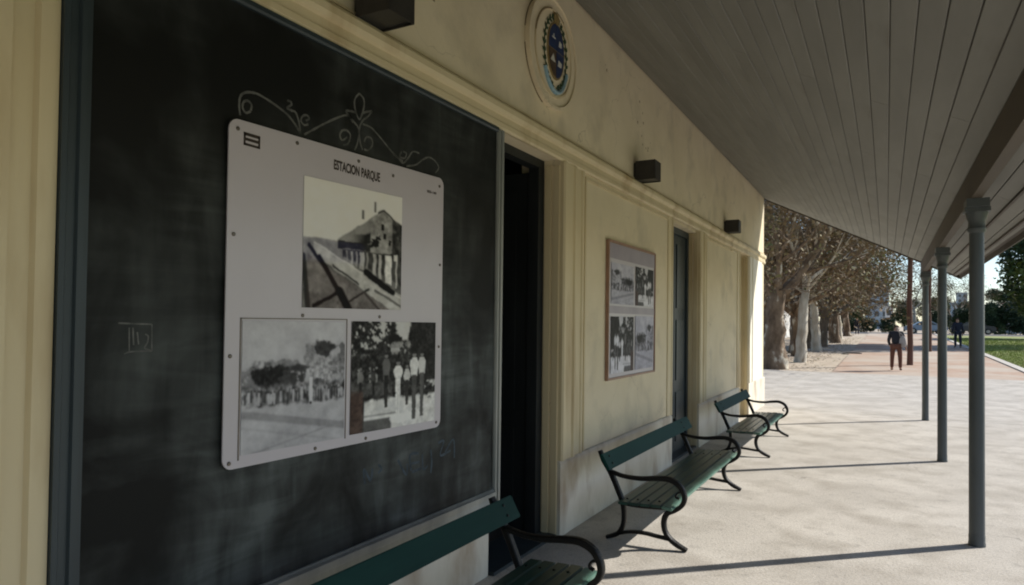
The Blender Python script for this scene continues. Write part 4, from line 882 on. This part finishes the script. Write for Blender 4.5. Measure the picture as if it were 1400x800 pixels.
# ------------------------------------------------------------------ people
def person(name_lab, x, y, rz, h, jacket, trousers, pose, hair=True, bag=False):
    t = empty('person', (x, y, gz(y)-.005), rz); s_ = h/1.75
    # joints in metres for a 1.75 m figure facing +y
    J = dict(pel=(0, 0, .93), sp=(0, .01, 1.12), ch=(0, .03, 1.32), nk=(0, .05, 1.48), hd=(0, .07, 1.60), ht=(0, .08, 1.71),
             hl=(-.10, 0, .90), hr=(.10, 0, .90), kl=(-.12, .05, .49), kr=(.12, -.02, .49), al=(-.12, .0, .09), ar=(.12, -.10, .10), tl=(-.13, .16, .035), tr=(.13, .06, .04),
             sl=(-.19, .03, 1.42), sr=(.19, .03, 1.42), el=(-.25, -.01, 1.13), er=(.25, -.01, 1.13), wl=(-.26, .06, .88), wr=(.26, .06, .88), pl_=(-.26, .08, .80), pr_=(.26, .08, .80))
    J.update(pose)
    def skin(nm, m, edges, radii, sub=2):
        ks = []; 
        for a, b_ in edges:
            for k in (a, b_):
                if k not in ks: ks.append(k)
        me = bpy.data.meshes.new(nm); me.from_pydata([Vector(J[k])*s_ for k in ks], [(ks.index(a), ks.index(b_)) for a, b_ in edges], [])
        o = link(nm, me, t); me.materials.append(m); o.modifiers.new('skin', 'SKIN'); sv = me.skin_vertices[0].data
        for i, k in enumerate(ks):
            r_ = radii[k]; r_ = r_ if isinstance(r_, tuple) else (r_, r_); sv[i].radius = (r_[0]*s_, r_[1]*s_); sv[i].use_root = (i == 0)
        sb = o.modifiers.new('sub', 'SUBSURF'); sb.levels = sub; sb.render_levels = sub
        dg = bpy.context.evaluated_depsgraph_get(); dg.update(); nm2 = bpy.data.meshes.new_from_object(o.evaluated_get(dg)); o.modifiers.clear(); o.data = nm2
        for p_ in nm2.polygons: p_.use_smooth = True
        return o
    body_e = [('pel', 'sp'), ('sp', 'ch'), ('ch', 'nk'), ('nk', 'hd'), ('hd', 'ht'), ('pel', 'hl'), ('pel', 'hr'), ('hl', 'kl'), ('hr', 'kr'), ('kl', 'al'), ('kr', 'ar'), ('al', 'tl'), ('ar', 'tr'),
              ('ch', 'sl'), ('ch', 'sr'), ('sl', 'el'), ('sr', 'er'), ('el', 'wl'), ('er', 'wr'), ('wl', 'pl_'), ('wr', 'pr_')]
    br = dict(pel=(.13, .10), sp=(.125, .09), ch=(.14, .10), nk=.055, hd=(.078, .095), ht=(.06, .075), hl=.085, hr=.085, kl=.055, kr=.055, al=.038, ar=.038, tl=(.035, .025), tr=(.035, .025),
              sl=.055, sr=.055, el=.038, er=.038, wl=.026, wr=.026, pl_=(.035, .018), pr_=(.035, .018))
    for s2, k in ((-1, 'pl_'), (1, 'pr_')):                 # five short fingers on each hand
        c = Vector(J[k])
        for i in range(4):
            n1 = f'{k}f{i}'; J[n1] = tuple(c+Vector((s2*.004, -.025+.017*i, -.06-(.012 if i in (1, 2) else 0)))); n2 = n1+'t'; J[n2] = tuple(c+Vector((-s2*.01, -.022+.017*i, -.095-(.012 if i in (1, 2) else 0))))
            br[n1] = .009; br[n2] = .008; body_e += [(k, n1), (n1, n2)]
        J[k+'th'] = tuple(c+Vector((-s2*.015, .045, -.02))); br[k+'th'] = .010; body_e.append((k, k+'th'))
    skin('body', M['skin'], body_e, br)
    je = [('pel', 'sp'), ('sp', 'ch'), ('ch', 'nk'), ('ch', 'sl'), ('ch', 'sr'), ('sl', 'el'), ('sr', 'er'), ('el', 'wl'), ('er', 'wr')]
    skin('jacket', jacket, je, dict(pel=(.165, .13), sp=(.16, .125), ch=(.17, .13), nk=.075, sl=.078, sr=.078, el=.058, er=.058, wl=.045, wr=.045))
    te = [('pel', 'hl'), ('pel', 'hr'), ('hl', 'kl'), ('hr', 'kr'), ('kl', 'al'), ('kr', 'ar')]
    skin('trousers', trousers, te, dict(pel=(.15, .12), hl=.105, hr=.105, kl=.078, kr=.078, al=.062, ar=.062))
    J['al2'] = J['al']; J['ar2'] = J['ar']
    for a, b_ in (('al', 'tl'), ('ar', 'tr')): skin('shoe', M['black'], [(a, b_)], {a: (.05, .045), b_: (.048, .035)}, 1)
    hd, ht = Vector(J['hd']), Vector(J['ht'])
    up = (ht-hd).normalized()
    if hair:
        J['h1'] = tuple(hd+Vector((0, -.035, .0))+up*.03); J['h2'] = tuple(ht+Vector((0, -.012, 0))+up*.05); skin('hair', M['hair'], [('h1', 'h2')], dict(h1=(.098, .085), h2=(.085, .095)))
    fwd = Vector((0, math.cos(math.atan2(-up.y*-1, 1))*1, 0)).normalized()
    q = MB()
    for s2 in (-1, 1):
        k = MB(); c = hd+Vector((s2*.032, .088, .01)); k.lathe([(.001, -.008), (.008, -.005), (.010, 0), (.008, .005), (.001, .008)], 8); k.build('eye', M['black'], t, tuple(c*s_))
        k = MB(); c = hd+Vector((s2*.083, .0, .0)); k.lathe([(.004, -.03), (.012, -.01), (.013, .012), (.006, .03)], 8); k.build('ear', M['skin'], t, tuple(c*s_))
    c = (hd+Vector((0, .095, -.012)))*s_; k = MB(); k.add([(-.012, -.01, -.015), (.012, -.01, -.015), (0, .022, -.012), (0, -.01, .035)], [(0, 1, 2), (1, 3, 2), (3, 0, 2), (0, 3, 1)]); k.build('nose', M['skin'], t, tuple(c))
    k = MB(); k.box(-.02, .02, -.004, .004, -.003, .003); k.build('mouth', M['rust'], t, tuple((hd+Vector((0, .088, -.045)))*s_))
    tag(t, name_lab, 'person'); return t
# walking away, head bowed, holding a pale bag at the right side
bend = dict(sp=(0, .03, 1.11), ch=(0, .10, 1.29), nk=(0, .19, 1.42), hd=(0, .26, 1.52), ht=(0, .30, 1.62), sl=(-.19, .11, 1.37), sr=(.19, .11, 1.37), el=(-.25, .10, 1.09), er=(.26, .08, 1.09), wl=(-.22, .24, .93), wr=(.30, .20, .88), pl_=(-.20, .30, .88), pr_=(.31, .22, .80), kl=(-.13, .05, .49), kr=(.13, -.03, .49), al=(-.14, .04, .09), ar=(.14, -.12, .10), tl=(-.15, .2, .035), tr=(.15, .04, .04))
person('person in dark top and rust trousers walking away, bent forward, with pale bag', .32, 29.5, R(-4), 1.80, M['black'], M['rust'], bend)
bagt = empty('shoulder_bag', (.53, 29.46, gz(29.4)+.80)); tag(bagt, 'pale cloth bag slung at the right side of the bent walking person', 'bag')
q = MB(); q.lathe([(.03, .08), (.10, .10), (.125, .18), (.125, .28), (.11, .40), (.07, .48), (.03, .52)], 14); q.v = [(x, y*.62, z) for x, y, z in q.v]; q.build('bag_body', M['cloth'], bagt)
q = MB(); q.tube([(-.08, 0, .48), (-.10, -.02, .62), (-.16, -.06, .80), (-.2, -.12, .86), (-.12, -.05, .66), (.05, 0, .48)], .014, 6); q.build('strap', M['cloth'], bagt)
person('person in navy clothes standing at the kerb beside the grass', 4.0, 52.0, R(10), 1.92, M['navy'], M['navy'], {})
person('tiny distant person in dark clothes at the end of the gravel path', -2.7, 80.0, R(0), 1.75, M['black'], M['navy'], {})

# ------------------------------------------------------------------ grass blades
q = MB(); rnd = random.Random(5)
for _ in range(26000):
    y = 27+48*rnd.random()**1.6; x = 4.78+rnd.random()*(.145*y+1.5-4.0); z = gz(y)-.035; h = rnd.uniform(.03, .075)*(1+.012*(y-27)); a = rnd.uniform(0, 6.28); w_ = .012*(1+.03*(y-27)); dx_, dy_ = math.cos(a)*w_, math.sin(a)*w_
    q.v += [(x-dx_, y-dy_, z), (x+dx_, y+dy_, z), (x+rnd.uniform(-.03, .03), y+rnd.uniform(-.03, .03), z+h)]; n0 = len(q.v); q.f.append((n0-3, n0-2, n0-1)); q.sm.append(False)
tag(q.build('grass', M['blade']), 'short yellow green grass growing beside the kerb at the right', 'grass', kind='stuff')
# scattered dry leaves under the trees
q = MB()
for _ in range(2500):
    y = rnd.uniform(27.8, 70); x = rnd.uniform(-6.5, -2.2)+rnd.gauss(0, .3); z = gz(y)-.01+(.004 if x > -2.9 else -.04); a = rnd.uniform(0, 6.28); s_ = rnd.uniform(.03, .06)
    q.v += [(x+s_*math.cos(a+k*1.57), y+s_*math.sin(a+k*1.57), z+rnd.uniform(0, .03)) for k in range(4)]; n0 = len(q.v); q.f.append((n0-4, n0-3, n0-2, n0-1)); q.sm.append(False)
tag(q.build('fallen_leaves', M['dryleaf']), 'dry brown leaves scattered on the earth under the plane trees', 'leaves', kind='stuff')
